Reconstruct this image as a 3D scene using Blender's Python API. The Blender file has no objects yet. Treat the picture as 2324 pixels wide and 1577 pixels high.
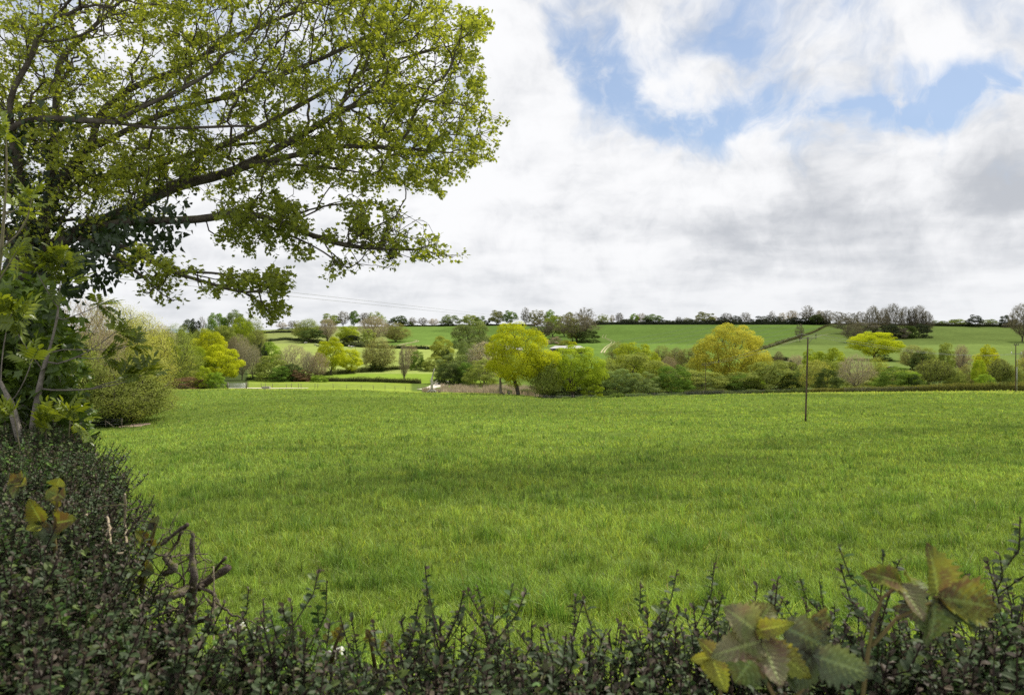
import bpy, math, random
import numpy as np
from mathutils import Vector

scene = bpy.context.scene
COL = scene.collection
F = 1678.0            # focal length, in units where the picture is 2324 wide
CX, CY = 1162.0, 788.5

# ------------------------------------------------------------------ camera
cam_data = bpy.data.cameras.new("camera")
cam = bpy.data.objects.new("camera", cam_data)
COL.objects.link(cam)
cam.location = (0, 0, 0)
cam.rotation_euler = (math.radians(90), 0, 0)
cam_data.sensor_width = 36.0
cam_data.lens = 36.0 * F / 2324.0
cam_data.clip_start = 0.05
cam_data.clip_end = 20000
cam_data.dof.use_dof = True
cam_data.dof.focus_distance = 30.0
cam_data.dof.aperture_fstop = 9.0
scene.camera = cam

# ------------------------------------------------------------------ sun
SUN_EL, SUN_AZ = math.radians(52), math.radians(38)   # azimuth from +Y towards +X
sun_dir = Vector((math.sin(SUN_AZ) * math.cos(SUN_EL), math.cos(SUN_AZ) * math.cos(SUN_EL), math.sin(SUN_EL)))
sd = bpy.data.lights.new("sun", 'SUN')
sd.energy = 5.0
sd.angle = math.radians(0.6)
sd.color = (1.0, 0.95, 0.86)
so = bpy.data.objects.new("sun", sd)
so.rotation_euler = sun_dir.to_track_quat('Z', 'Y').to_euler()
so.location = (40, 40, 80)
COL.objects.link(so)

scene.view_settings.view_transform = 'Standard'
scene.view_settings.look = 'None'
scene.view_settings.exposure = 0.35
scene.view_settings.gamma = 1.0
scene.cycles.max_bounces = 7
scene.cycles.diffuse_bounces = 4
scene.cycles.glossy_bounces = 1
scene.cycles.transmission_bounces = 5
scene.cycles.transparent_max_bounces = 4
scene.cycles.caustics_reflective = False
scene.cycles.caustics_refractive = False
scene.cycles.use_denoising = False


# ------------------------------------------------------------------ node helpers
class NT:
    def __init__(self, tree):
        self.t = tree
        tree.nodes.clear()

    def n(self, kind, **kw):
        nd = self.t.nodes.new(kind)
        ins = kw.pop('ins', {})
        for k, v in kw.items():
            setattr(nd, k, v)
        for k, v in ins.items():
            self.set(nd.inputs[k], v)
        return nd

    def set(self, sock, v):
        if isinstance(v, bpy.types.NodeSocket):
            self.t.links.new(v, sock)
        elif isinstance(v, bpy.types.Node):
            self.t.links.new(v.outputs[0], sock)
        else:
            if hasattr(sock.default_value, '__len__') and len(sock.default_value) == 4 and len(v) == 3:
                v = (*v, 1)
            sock.default_value = v

    def m(self, op, a, b=None, c=None, clamp=False):
        nd = self.n('ShaderNodeMath', operation=op, use_clamp=clamp)
        for i, v in enumerate((a, b, c)):
            if v is not None:
                self.set(nd.inputs[i], v)
        return nd.outputs[0]

    def v(self, op, a, b=None, s=None):
        nd = self.n('ShaderNodeVectorMath', operation=op)
        self.set(nd.inputs[0], a)
        if b is not None:
            self.set(nd.inputs[1], b)
        if s is not None:
            self.set(nd.inputs['Scale'], s)
        return nd.outputs[0]

    def mix(self, f, a, b, blend='MIX'):
        nd = self.n('ShaderNodeMix', data_type='RGBA', blend_type=blend)
        self.set(nd.inputs[0], f)
        self.set(nd.inputs[6], a)
        self.set(nd.inputs[7], b)
        return nd.outputs[2]

    def ramp(self, x, lo, hi, a=0.0, b=1.0):
        nd = self.n('ShaderNodeMapRange', interpolation_type='SMOOTHSTEP')
        for k, v in ((0, x), (1, lo), (2, hi), (3, a), (4, b)):
            self.set(nd.inputs[k], v)
        return nd.outputs[0]

    def noise(self, vec, scale, detail=4, rough=0.55, dist=0.0):
        nd = self.n('ShaderNodeTexNoise')
        self.set(nd.inputs['Vector'], vec)
        nd.inputs['Scale'].default_value = scale
        nd.inputs['Detail'].default_value = detail
        nd.inputs['Roughness'].default_value = rough
        nd.inputs['Distortion'].default_value = dist
        return nd.outputs[0]


# ------------------------------------------------------------------ world: blue sky under broken cloud
world = bpy.data.worlds.new("World")
scene.world = world
world.use_nodes = True
W = NT(world.node_tree)
tc = W.n('ShaderNodeTexCoord')
dirv = tc.outputs['Generated']
sx = W.n('ShaderNodeSeparateXYZ', ins={0: dirv})
dx, dy, dz = sx.outputs
zc = W.m('MAXIMUM', dz, 0.0)
den = W.m('ADD', zc, 0.16)
cp = W.n('ShaderNodeCombineXYZ', ins={0: W.m('DIVIDE', dx, den), 1: W.m('DIVIDE', dy, den), 2: 0.0}).outputs[0]
# cloud sheet coordinates, warped a little
az = W.m('ARCTAN2', dx, dy)
el = W.m('ARCSINE', zc)
ae = W.n('ShaderNodeCombineXYZ', ins={0: az, 1: el, 2: 0.0}).outputs[0]
wn = W.n('ShaderNodeTexNoise', ins={'Vector': ae})
wn.inputs['Scale'].default_value = 6.0
wn.inputs['Detail'].default_value = 4.0
aw = W.v('ADD', ae, W.v('SCALE', W.v('SUBTRACT', wn.outputs['Color'], (0.5, 0.5, 0.5)), s=0.16))
sw = W.n('ShaderNodeSeparateXYZ', ins={0: aw})


def blob(c, r, rx, ry, k, rot=0.0):
    """a soft ellipse in azimuth and elevation"""
    a0 = math.atan((c - CX) / F)
    e0 = math.atan((CY - r) / math.hypot(F, c - CX))
    u = W.m('SUBTRACT', sw.outputs[0], a0)
    v = W.m('SUBTRACT', sw.outputs[1], e0)
    cr, sr = math.cos(rot), math.sin(rot)
    u2 = W.m('DIVIDE', W.m('ADD', W.m('MULTIPLY', u, cr), W.m('MULTIPLY', v, sr)), rx / F)
    v2 = W.m('DIVIDE', W.m('SUBTRACT', W.m('MULTIPLY', v, cr), W.m('MULTIPLY', u, sr)), ry / F)
    d2 = W.m('ADD', W.m('MULTIPLY', u2, u2), W.m('MULTIPLY', v2, v2))
    return W.m('MULTIPLY', W.m('EXPONENT', W.m('MULTIPLY', d2, -1.0)), k)


def addall(items):
    s = items[0]
    for i in items[1:]:
        s = W.m('ADD', s, i)
    return s


gap = addall([blob(1340, 120, 110, 75, .52, -0.5), blob(1390, 205, 90, 40, .40), blob(1660, 60, 60, 70, .34),
              blob(1740, 150, 70, 60, .24), blob(1600, 250, 210, 50, .50, 0.1), blob(1990, 262, 190, 42, .66),
              blob(2250, 222, 170, 44, .60, 0.2), blob(1470, 370, 60, 60, .30), blob(1520, 300, 100, 40, .25),
              blob(2130, 120, 90, 50, .10), blob(1255, 60, 25, 60, .16)])
thick = addall([blob(1250, 300, 170, 140, .42), blob(1800, 420, 420, 70, .15), blob(1950, 60, 420, 90, .12),
                blob(1120, 60, 90, 90, .3), blob(1300, 560, 400, 200, .14)])
dark = addall([blob(1650, 510, 230, 60, .30), blob(1960, 500, 220, 40, .22), blob(2300, 440, 110, 80, .34),
               blob(2200, 560, 260, 60, .28), blob(2150, 70, 330, 130, .16), blob(1650, 570, 120, 30, .15),
               blob(1500, 640, 400, 30, .10), blob(900, 660, 350, 40, .10), blob(2250, 300, 200, 40, .08)])
n1 = W.noise(cp, 1.15, 9, 0.54, 0.1)
n2 = W.noise(W.v('ADD', cp, (7.3, 2.1, 0)), 2.6, 8, 0.52, 0.0)
n3 = W.noise(W.v('ADD', aw, (3.3, 1.1, 0)), 9.0, 7, 0.58, 0.0)
n4 = W.noise(W.v('ADD', aw, (8.1, 4.4, 0)), 15.0, 6, 0.6, 0.0)
cov = W.m('ADD', W.m('ADD', W.m('MULTIPLY', n1, 0.75), W.m('MULTIPLY_ADD', n3, 1.7, -0.37)), W.m('ADD', W.m('SUBTRACT', thick, W.m('MULTIPLY', gap, W.m('MULTIPLY_ADD', n4, 3.6, -1.08))), W.ramp(el, .13, .27, .35, 0.0)))
cmask = W.ramp(cov, 0.32, 1.0, 0.10, 1.0)
shade = W.m('ADD', W.m('SUBTRACT', W.m('ADD', W.m('MULTIPLY', n2, 0.75), W.m('MULTIPLY_ADD', n3, 0.9, W.m('MULTIPLY_ADD', n4, .5, -.40))), W.m('MULTIPLY', dark, .62)),
            W.m('MULTIPLY', thick, 0.35))
sh = W.ramp(shade, 0.22, 0.86)
ccol = W.mix(sh, (0.54, 0.565, 0.61), (0.97, 0.975, 0.99))
hz = W.ramp(el, 0.0, 0.16, 0.55, 0.0)
ccol = W.mix(hz, ccol, (0.82, 0.84, 0.865))
sky = W.n('ShaderNodeTexSky', sky_type='NISHITA')
sky.sun_disc = False
sky.sun_elevation = SUN_EL
sky.sun_rotation = SUN_AZ
sky.air_density = 1.0
sky.dust_density = 0.6
skyc = W.v('SCALE', sky.outputs[0], s=0.15)
skyc = W.mix(0.4, skyc, (0.30, 0.47, 0.76))
skyc = W.v('SCALE', skyc, s=1.0)
bg_a = W.n('ShaderNodeBackground', ins={'Color': skyc, 'Strength': 0.66})
bg_b = W.n('ShaderNodeBackground', ins={'Color': ccol, 'Strength': 0.79})
ms = W.n('ShaderNodeMixShader', ins={0: cmask, 1: bg_a.outputs[0], 2: bg_b.outputs[0]})
wo = W.n('ShaderNodeOutputWorld', ins={0: ms.outputs[0]})
world.cycles.sampling_method = 'MANUAL'
world.cycles.sample_map_resolution = 512


# ------------------------------------------------------------------ numbers and meshes
def hash2(ix, iy, s):
    h = (ix.astype(np.int64) * 374761393 + iy.astype(np.int64) * 668265263 + s * 982451653) & 0x7fffffff
    h = (h ^ (h >> 13)) * 1274126177 & 0x7fffffff
    return ((h ^ (h >> 16)) & 0xffff) / 65535.0


def vnoise(x, y, s=0):
    x = np.asarray(x, float); y = np.asarray(y, float)
    ix = np.floor(x); iy = np.floor(y)
    fx = x - ix; fy = y - iy
    fx = fx * fx * (3 - 2 * fx); fy = fy * fy * (3 - 2 * fy)
    a = hash2(ix, iy, s); b = hash2(ix + 1, iy, s); c = hash2(ix, iy + 1, s); d = hash2(ix + 1, iy + 1, s)
    return (a * (1 - fx) + b * fx) * (1 - fy) + (c * (1 - fx) + d * fx) * fy


def fbm(x, y, s=0, o=4):
    t = 0; a = .5; n = 0
    x = np.asarray(x, float); y = np.asarray(y, float)
    for i in range(o):
        t = t + a * vnoise(x, y, s + i); n += a
        a *= .5; x = x * 2.03 + 11.7; y = y * 2.03 - 5.1
    return t / n


def unit(v):
    return v / np.maximum(np.linalg.norm(v, axis=-1, keepdims=True), 1e-9)


def px(c, r, Y):
    """the point at depth Y that lies in picture column c, row r"""
    return np.array([(c - CX) / F * Y, Y, -(r - CY) / F * Y])


def mesh(name, V, faces, mat=None, attrs=None, smooth=True):
    """faces: list of int arrays (n,3) or (n,4)"""
    me = bpy.data.meshes.new(name)
    V = np.ascontiguousarray(V, dtype=np.float32)
    faces = [np.asarray(f, dtype=np.int32) for f in faces if len(f)]
    me.vertices.add(len(V))
    me.vertices.foreach_set('co', V.ravel())
    nl = sum(f.size for f in faces); nf = sum(len(f) for f in faces)
    me.loops.add(nl); me.polygons.add(nf)
    me.loops.foreach_set('vertex_index', np.concatenate([f.ravel() for f in faces]))
    tot = np.concatenate([np.full(len(f), f.shape[1], np.int32) for f in faces])
    me.polygons.foreach_set('loop_start', np.concatenate([[0], np.cumsum(tot)[:-1]]).astype(np.int32))
    me.polygons.foreach_set('loop_total', tot)
    me.polygons.foreach_set('use_smooth', np.full(nf, smooth))
    for k, a in (attrs or {}).items():
        a = np.asarray(a, np.float32)
        if a.ndim == 1:
            at = me.attributes.new(k, 'FLOAT', 'POINT'); at.data.foreach_set('value', a)
        else:
            at = me.attributes.new(k, 'FLOAT_COLOR', 'POINT')
            if a.shape[1] == 3:
                a = np.concatenate([a, np.ones((len(a), 1), np.float32)], 1)
            at.data.foreach_set('color', np.ascontiguousarray(a).ravel())
    me.update(calc_edges=True)
    me.validate(clean_customdata=False) if False else None
    if mat:
        me.materials.append(mat)
    return me


def put(name, me, parent=None, loc=None, **props):
    o = bpy.data.objects.new(name, me)
    COL.objects.link(o)
    if parent is not None:
        o.parent = parent
    if loc is not None:
        o.location = loc
    for k, v in props.items():
        o[k] = v
    return o


def tag(o, label, category, group=None):
    o['label'] = label; o['category'] = category
    if group:
        o['group'] = group
    return o


def root(name, loc, label, category, group=None, rz=0):
    o = bpy.data.objects.new(name, None)
    COL.objects.link(o)
    o.location = loc; o.rotation_euler = (0, 0, rz)
    o.empty_display_size = .2
    return tag(o, label, category, group)


class MB:
    """collects shapes into one mesh"""
    def __init__(s):
        s.V = []; s.F = []; s.n = 0; s.A = []

    def add(s, V, faces, var=0.5):
        V = np.asarray(V, float)
        for f in faces:
            if len(f):
                s.F.append(np.asarray(f, int) + s.n)
        s.V.append(V); s.n += len(V)
        s.A.append(np.broadcast_to(np.asarray(var, float), (len(V),)))
        return s

    def box(s, c, size, rz=0, taper=1.0, rx=0):
        x, y, z = np.array(size) / 2
        P = np.array([[-x, -y, -z], [x, -y, -z], [x, y, -z], [-x, y, -z],
                      [-x * taper, -y * taper, z], [x * taper, -y * taper, z], [x * taper, y * taper, z], [-x * taper, y * taper, z]])
        if rx:
            R = np.array([[1, 0, 0], [0, math.cos(rx), -math.sin(rx)], [0, math.sin(rx), math.cos(rx)]]); P = P @ R.T
        R = np.array([[math.cos(rz), -math.sin(rz), 0], [math.sin(rz), math.cos(rz), 0], [0, 0, 1]])
        P = P @ R.T + np.array(c)
        return s.add(P, [[[0, 3, 2, 1], [4, 5, 6, 7], [0, 1, 5, 4], [1, 2, 6, 5], [2, 3, 7, 6], [3, 0, 4, 7]]])

    def tube(s, pts, rad, k=8, cap=True, var=.5):
        pts = np.asarray(pts, float); n = len(pts)
        rad = np.broadcast_to(np.asarray(rad, float), (n,))
        T = np.gradient(pts, axis=0) if n > 1 else np.array([[0, 0, 1.]])
        T = unit(T)
        ref = np.array([0.31, 0.92, 0.21]) if abs(T[0] @ np.array([0.31, 0.92, 0.21])) < .85 else np.array([1., 0, .2])
        U = unit(np.cross(T, ref)); Wv = np.cross(T, U)
        a = np.arange(k) / k * 2 * np.pi
        R = pts[:, None] + rad[:, None, None] * (np.cos(a)[None, :, None] * U[:, None] + np.sin(a)[None, :, None] * Wv[:, None])
        i = np.arange(n - 1)[:, None] * k; j = np.arange(k)[None]; j2 = (j + 1) % k
        q = np.stack([i + j, i + j2, i + k + j2, i + k + j], -1).reshape(-1, 4)
        V = R.reshape(-1, 3); fs = [q]
        if cap:
            V = np.concatenate([V, pts[:1], pts[-1:]])
            jj = np.arange(k); b = n * k
            fs.append(np.stack([(jj + 1) % k, jj, np.full(k, b)], -1))
            o = (n - 1) * k
            fs.append(np.stack([o + jj, o + (jj + 1) % k, np.full(k, b + 1)], -1))
        return s.add(V, fs, var)

    def me(s, name, mat, smooth=True, **attrs):
        q = [f for f in s.F if f.shape[1] == 4]; t = [f for f in s.F if f.shape[1] == 3]
        fs = []
        if q: fs.append(np.concatenate(q))
        if t: fs.append(np.concatenate(t))
        a = {'var': np.concatenate(s.A)}
        a.update(attrs)
        return mesh(name, np.concatenate(s.V), fs, mat, a, smooth)


# ------------------------------------------------------------------ materials
def newmat(name):
    m = bpy.data.materials.new(name)
    m.use_nodes = True
    return m, NT(m.node_tree)


def leaf_material(name, color=None, trans=0.4, up=0.35, gloss=0.0, tint=(1.15, 1.1, 0.55)):
    """thin leaves: diffuse + light passing through; colour from the object colour or given; the attribute
    'var' tells one leaf from the next"""
    m, n = newmat(name)
    at = n.n('ShaderNodeAttribute', attribute_name='var')
    if color is None:
        base = n.n('ShaderNodeObjectInfo').outputs['Color']
    else:
        base = n.n('ShaderNodeRGB'); base.outputs[0].default_value = (*color, 1); base = base.outputs[0]
    f = n.m('MULTIPLY_ADD', at.outputs['Fac'], 0.9, 0.55)
    c = n.v('SCALE', base, s=f)
    hs = n.n('ShaderNodeHueSaturation', ins={'Hue': n.m('MULTIPLY_ADD', at.outputs['Fac'], -0.02, 0.512), 'Color': c})
    c = hs.outputs[0]
    geo = n.n('ShaderNodeNewGeometry')
    nrm = n.v('NORMALIZE', n.v('ADD', n.v('SCALE', geo.outputs['Normal'], s=1 - up), (0, 0, up)))
    df = n.n('ShaderNodeBsdfDiffuse', ins={'Color': c, 'Normal': nrm})
    tr = n.n('ShaderNodeBsdfTranslucent', ins={'Color': n.v('MULTIPLY', c, tint)})
    sh = n.n('ShaderNodeMixShader', ins={0: trans, 1: df.outputs[0], 2: tr.outputs[0]}).outputs[0]
    if gloss:
        gl = n.n('ShaderNodeBsdfGlossy', ins={'Color': (1, 1, 1, 1), 'Roughness': 0.38})
        sh = n.n('ShaderNodeMixShader', ins={0: gloss, 1: sh, 2: gl.outputs[0]}).outputs[0]
    n.n('ShaderNodeOutputMaterial', ins={0: sh})
    return m


def bark_material(name, a, b, scale=6.0, bump=.5, moss=None, use_obj=False):
    m, n = newmat(name)
    tcn = n.n('ShaderNodeTexCoord')
    p = tcn.outputs['Object']
    no = n.noise(p, scale, 6, .65)
    no2 = n.noise(p, scale * 5, 4, .6)
    if use_obj:
        base = n.n('ShaderNodeObjectInfo').outputs['Color']
        c = n.v('SCALE', base, s=n.m('MULTIPLY_ADD', no, .9, .55))
    else:
        c = n.mix(n.ramp(no, .3, .7), a, b)
        c = n.mix(n.m('MULTIPLY', n.ramp(no2, .5, .75), .5), c, tuple(x * .45 for x in a))
    if moss:
        geo = n.n('ShaderNodeNewGeometry')
        z = n.n('ShaderNodeSeparateXYZ', ins={0: geo.outputs['Normal']}).outputs[2]
        f = n.m('MULTIPLY', n.ramp(z, -.1, .7), n.ramp(no, .42, .62))
        c = n.mix(f, c, moss)
    bp = n.n('ShaderNodeBump', ins={'Strength': bump, 'Distance': .03, 'Height': no2})
    d = n.n('ShaderNodeBsdfDiffuse', ins={'Color': c, 'Normal': bp.outputs[0]})
    n.n('ShaderNodeOutputMaterial', ins={0: d.outputs[0]})
    return m


def plain_material(name, color, rough=.8, scale=8., amount=.35, bump=.15, metallic=0.0):
    m, n = newmat(name)
    p = n.n('ShaderNodeTexCoord').outputs['Object']
    no = n.noise(p, scale, 5, .6)
    c = n.v('SCALE', (*color,), s=n.m('MULTIPLY_ADD', n.m('SUBTRACT', no, .5), 2 * amount, 1.0))
    bp = n.n('ShaderNodeBump', ins={'Strength': bump, 'Distance': .02, 'Height': no})
    d = n.n('ShaderNodeBsdfPrincipled', ins={'Base Color': c, 'Roughness': rough, 'Normal': bp.outputs[0], 'Metallic': metallic})
    n.n('ShaderNodeOutputMaterial', ins={0: d.outputs[0]})
    return m


M = {}
M['crown'] = leaf_material('crown_leaves', None, .40, .22)
M['twig'] = bark_material('bare_twigs', (0, 0, 0), (0, 0, 0), 3., .0, use_obj=True)
M['trunk'] = bark_material('tree_bark', (.075, .062, .048), (.15, .13, .10), 1.2, .3)
M['wood'] = bark_material('weathered_timber', (.16, .13, .10), (.27, .23, .18), 9., .3)
M['deadwood'] = bark_material('bleached_deadwood', (.27, .24, .20), (.66, .61, .53), 1.6, .5)


# ------------------------------------------------------------------ the lie of the land
TC = np.array([-500, 270, 550, 760, 960, 1170, 1250, 1400, 1830, 2300, 2900.])
TD = np.array([0.3, 2, 4, 8, 14, 20, 35, 50, 71, 100, 140, 170, 200, 240, 300, 400, 500, 600, 700, 800, 900, 1050, 1500, 3000, 9000.])
base = [-1.75, -2.0, -2.3, -2.9, -3.5, -4.0, -5.1, -6.0, -7.0, -8.05, -8.8, -10.3, -11.2, -11.5, -10.6, -6.6, -2.0, 4.6, 13., 22.5, 25, 22, 8, -20, -40]
TZ = np.tile(np.array(base)[:, None], (1, len(TC)))


def setz(d, **kw):
    i = int(np.argmin(abs(TD - d)))
    for k, v in kw.items():
        TZ[i, int(np.argmin(abs(TC - float(k[1:].replace('m', '-')))))] = v


setz(35, cm500=-5.6, c270=-5.5)
setz(50, cm500=-7.2, c270=-6.9, c550=-6.3)
setz(71, cm500=-9.0, c270=-8.6, c550=-7.6, c760=-7.2)
setz(100, cm500=-10.6, c270=-10.4, c550=-8.8, c760=-8.3, c960=-8.2, c1170=-8.3, c1250=-8.4, c1400=-8.3, c2300=-7.7, c2900=-7.7)
setz(140, cm500=-10.4, c270=-9.9, c550=-9.2, c760=-9.0, c960=-9.4, c1170=-9.6, c1250=-9.9, c1400=-9.6, c1830=-8.75, c2300=-8.2, c2900=-8.2)
setz(170, cm500=-9.8, c270=-9.7, c550=-9.5, c760=-9.6, c960=-10.3, c1170=-11.0, c1250=-11.9, c1400=-11.5, c1830=-10.3, c2300=-9.5, c2900=-9.5)
setz(200, c270=-10, c550=-10.6, c760=-10.7, c960=-11.3, c1170=-12.0, c1250=-12.4, c1400=-12.3, c1830=-11.4, c2300=-10.8)
setz(240, cm500=-10.2, c270=-10.4, c550=-10.8, c760=-10.9, c960=-11.4, c1170=-12., c1250=-12.4, c1400=-12.5, c1830=-12.2, c2300=-11.5)
setz(800, c550=17.5, c270=14, cm500=14, c760=22.3, c1170=23.8, c1400=24.6, c1830=24.6, c2300=22.2, c2900=22)
setz(900, c550=17, c270=12, cm500=10, c1400=26, c1830=26)


def _pchip_dense(x, y, xs):
    h = np.diff(x); dl = np.diff(y, axis=0) / h[:, None]
    m = np.zeros_like(y)
    m[0] = dl[0]; m[-1] = dl[-1]
    s = dl[:-1] * dl[1:] > 0
    w1 = (2 * h[1:] + h[:-1])[:, None]; w2 = (h[1:] + 2 * h[:-1])[:, None]
    with np.errstate(divide='ignore', invalid='ignore'):
        mm = (w1 + w2) / (w1 / dl[:-1] + w2 / dl[1:])
    m[1:-1] = np.where(s, mm, 0)
    i = np.clip(np.searchsorted(x, xs) - 1, 0, len(x) - 2)
    t = ((xs - x[i]) / h[i])[:, None]; hh = h[i][:, None]
    return ((1 + 2 * t) * (1 - t) ** 2 * y[i] + t * (1 - t) ** 2 * hh * m[i] + t * t * (3 - 2 * t) * y[i + 1] + t * t * (t - 1) * hh * m[i + 1])


_LD = np.linspace(math.log(.3), math.log(9000), 900)
_CC = np.linspace(-500, 2900, 341)
_tmp = _pchip_dense(np.log(TD), TZ, _LD)
_DENSE = _pchip_dense(TC, _tmp.T.copy(), _CC).T
for _ in range(3):   # round the joints off
    _DENSE[1:-1] = .25 * _DENSE[:-2] + .5 * _DENSE[1:-1] + .25 * _DENSE[2:]


def ground(X, Y):
    X = np.asarray(X, float); Y = np.maximum(np.asarray(Y, float), .31)
    c = np.clip(CX + F * X / Y, -499, 2899)
    a = (np.log(np.minimum(Y, 8990)) - _LD[0]) / (_LD[1] - _LD[0])
    b = (c - _CC[0]) / (_CC[1] - _CC[0])
    i = np.clip(a.astype(int), 0, 898); j = np.clip(b.astype(int), 0, 339)
    u = a - i; v = b - j
    z = (_DENSE[i, j] * (1 - v) + _DENSE[i, j + 1] * v) * (1 - u) + (_DENSE[i + 1, j] * (1 - v) + _DENSE[i + 1, j + 1] * v) * u
    und = (fbm(X / 9., Y / 9., 3, 3) - .5) * np.clip((Y - 6) / 25, 0, 1) * .35
    return z + und * np.clip((260 - Y) / 100, 0, 1)


def on_ground(c, d, up=0.0):
    X = (c - CX) / F * d
    return np.array([X, d, float(ground(X, d)) + up])


def edge_d(c):
    """how far the near pasture reaches"""
    return np.interp(c, [-400, 540, 960, 1170, 1250, 1400, 1600, 1830, 2324, 2900], [172, 173, 173, 172, 168, 166, 160, 146, 138, 136])


def field_color(X, Y):
    c = CX + F * X / Y
    n = fbm(X / 30., Y / 30., 21, 4)[:, None]
    P = np.array
    out = np.tile(P([.095, .135, .028]), (len(X), 1))                       # pasture
    out = out * (0.8 + .4 * n)
    def lay(mask, col, amt=.35):
        out[mask] = P(col) * (1 - amt / 2 + amt * n[mask])
    e = edge_d(c)
    lay((Y > e - 9) & (Y <= e + 6), (.155, .205, .035))  # sunlit band at the pasture's far edge, put into the colour
    lay((Y > e + 6), (.10, .145, .03))
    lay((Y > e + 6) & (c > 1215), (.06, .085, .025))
    lay((Y > e + 2) & (Y < 238) & (c < 930), (.19, .25, .04))
    lay((Y > 236) & (Y < 300) & (c < 1130), (.16, .235, .032))
    lay((Y > 300) & (Y < 575) & (c < 1150), (.22, .27, .072))
    lay((Y > 330) & (c >= 1150), (.105, .15, .034))
    lay((Y > 575) & (c < 900), (.17, .20, .065))
    lay((Y > 560 + np.clip((1000 - c) * .0, 0, 1)) & (c >= 880) & (Y < 806), (.105, .168, .036), .25)
    dline = np.interp(c, [1700, 1892], [455, 806])
    lay((c > 1300) & (Y > 300) & (Y < 806), (.105, .168, .036), .25)
    lay((c > 1700) & (Y > 300) & (Y < 806) & (Y < dline), (.115, .16, .042), .3)
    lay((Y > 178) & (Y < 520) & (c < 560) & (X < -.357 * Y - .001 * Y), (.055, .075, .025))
    lay((Y >= 806), (.075, .105, .035))
    return out


def ground_mesh():
    rows = [.3]
    while rows[-1] < 9000:
        d = rows[-1]
        k = 1.06 if d < 4 else 1.0125 if d < 190 else 1.01 if d < 1000 else 1.08
        rows.append(d * k)
    rows = np.array(rows)
    t = np.concatenate([np.linspace(-2.4, -.86, 40)[:-1], np.linspace(-.86, .86, 430), np.linspace(.86, 2.4, 40)[1:]])
    Y, T = np.meshgrid(rows, t, indexing='ij')
    X = T * Y
    x, y = X.ravel(), Y.ravel()
    Z = ground(x, y)
    near = np.clip((190 - y) / 60, 0, 1)
    Z = Z + near * ((fbm(x / .9, y / .9, 51, 3) - .5) * .16 + (fbm(x / 3.5, y / 3.5, 61, 2) - .5) * .18) * np.clip((y - 3) / 4, 0, 1)
    V = np.stack([x, y, Z], -1)
    nr, nt = len(rows), len(t)
    i = np.arange(nr - 1)[:, None] * nt; j = np.arange(nt - 1)[None]
    q = np.stack([i + j, i + j + 1, i + nt + j + 1, i + nt + j], -1).reshape(-1, 4)
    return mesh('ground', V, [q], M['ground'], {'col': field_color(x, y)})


def ground_material():
    m, n = newmat('turf')
    at = n.n('ShaderNodeAttribute', attribute_name='col')
    p = n.n('ShaderNodeTexCoord').outputs['Object']
    a = n.noise(p, .35, 6, .62)
    b = n.noise(p, 2.2, 5, .65)
    g = n.noise(p, .03, 4, .6)
    f = n.m('MULTIPLY', n.m('MULTIPLY_ADD', a, .9, .55), n.m('MULTIPLY_ADD', b, .9, .55))
    f = n.m('MULTIPLY', f, n.m('MULTIPLY_ADD', g, .5, .75))
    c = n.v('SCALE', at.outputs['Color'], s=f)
    c = n.mix(n.m('MULTIPLY', n.ramp(a, .5, .75), .25), c, n.v('MULTIPLY', c, (1.5, 1.1, .8)))
    bp = n.n('ShaderNodeBump', ins={'Strength': .6, 'Distance': .25, 'Height': n.m('ADD', a, n.m('MULTIPLY', b, .4))})
    d = n.n('ShaderNodeBsdfDiffuse', ins={'Color': c, 'Normal': bp.outputs[0]})
    n.n('ShaderNodeOutputMaterial', ins={0: d.outputs[0]})
    return m


M['ground'] = ground_material()
put('ground', ground_mesh(), kind='structure')


def strip(name, path, width, mat, up=.05, step=None, flat=True):
    """a draped ribbon along (column, distance) points"""
    P = np.array([on_ground(c, d)[:2] for c, d in path])
    L = np.concatenate([[0], np.cumsum(np.linalg.norm(np.diff(P, axis=0), axis=1))])
    n = max(6, int(L[-1] / (step or 1.5)))
    s = np.linspace(0, L[-1], n)
    xy = np.stack([np.interp(s, L, P[:, 0]), np.interp(s, L, P[:, 1])], -1)
    for _ in range(4):
        xy[1:-1] = (xy[:-2] + 2 * xy[1:-1] + xy[2:]) / 4
    T = unit(np.gradient(xy, axis=0)); N = np.stack([-T[:, 1], T[:, 0]], -1)
    wd = np.interp(s / L[-1], np.linspace(0, 1, len(np.atleast_1d(width))), np.atleast_1d(width)) if np.ndim(width) else width
    wd = wd * (1 + .3 * (fbm(s / 3., s * 0, 5, 3) - .5)) if not np.ndim(wd) or True else wd
    V = []
    for k in np.linspace(-.5, .5, 5):
        q = xy + N * (k * wd)[:, None]
        V.append(np.stack([q[:, 0], q[:, 1], ground(q[:, 0], q[:, 1]) + up * (1 if abs(k) < .5 else .5)], -1))
    V = np.concatenate(V)
    f = []
    for k in range(4):
        i = np.arange(n - 1) + k * n
        f.append(np.stack([i, i + 1, i + n + 1, i + n], -1))
    return put(name, mesh(name, V, [np.concatenate(f)], mat), kind='structure')


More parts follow.
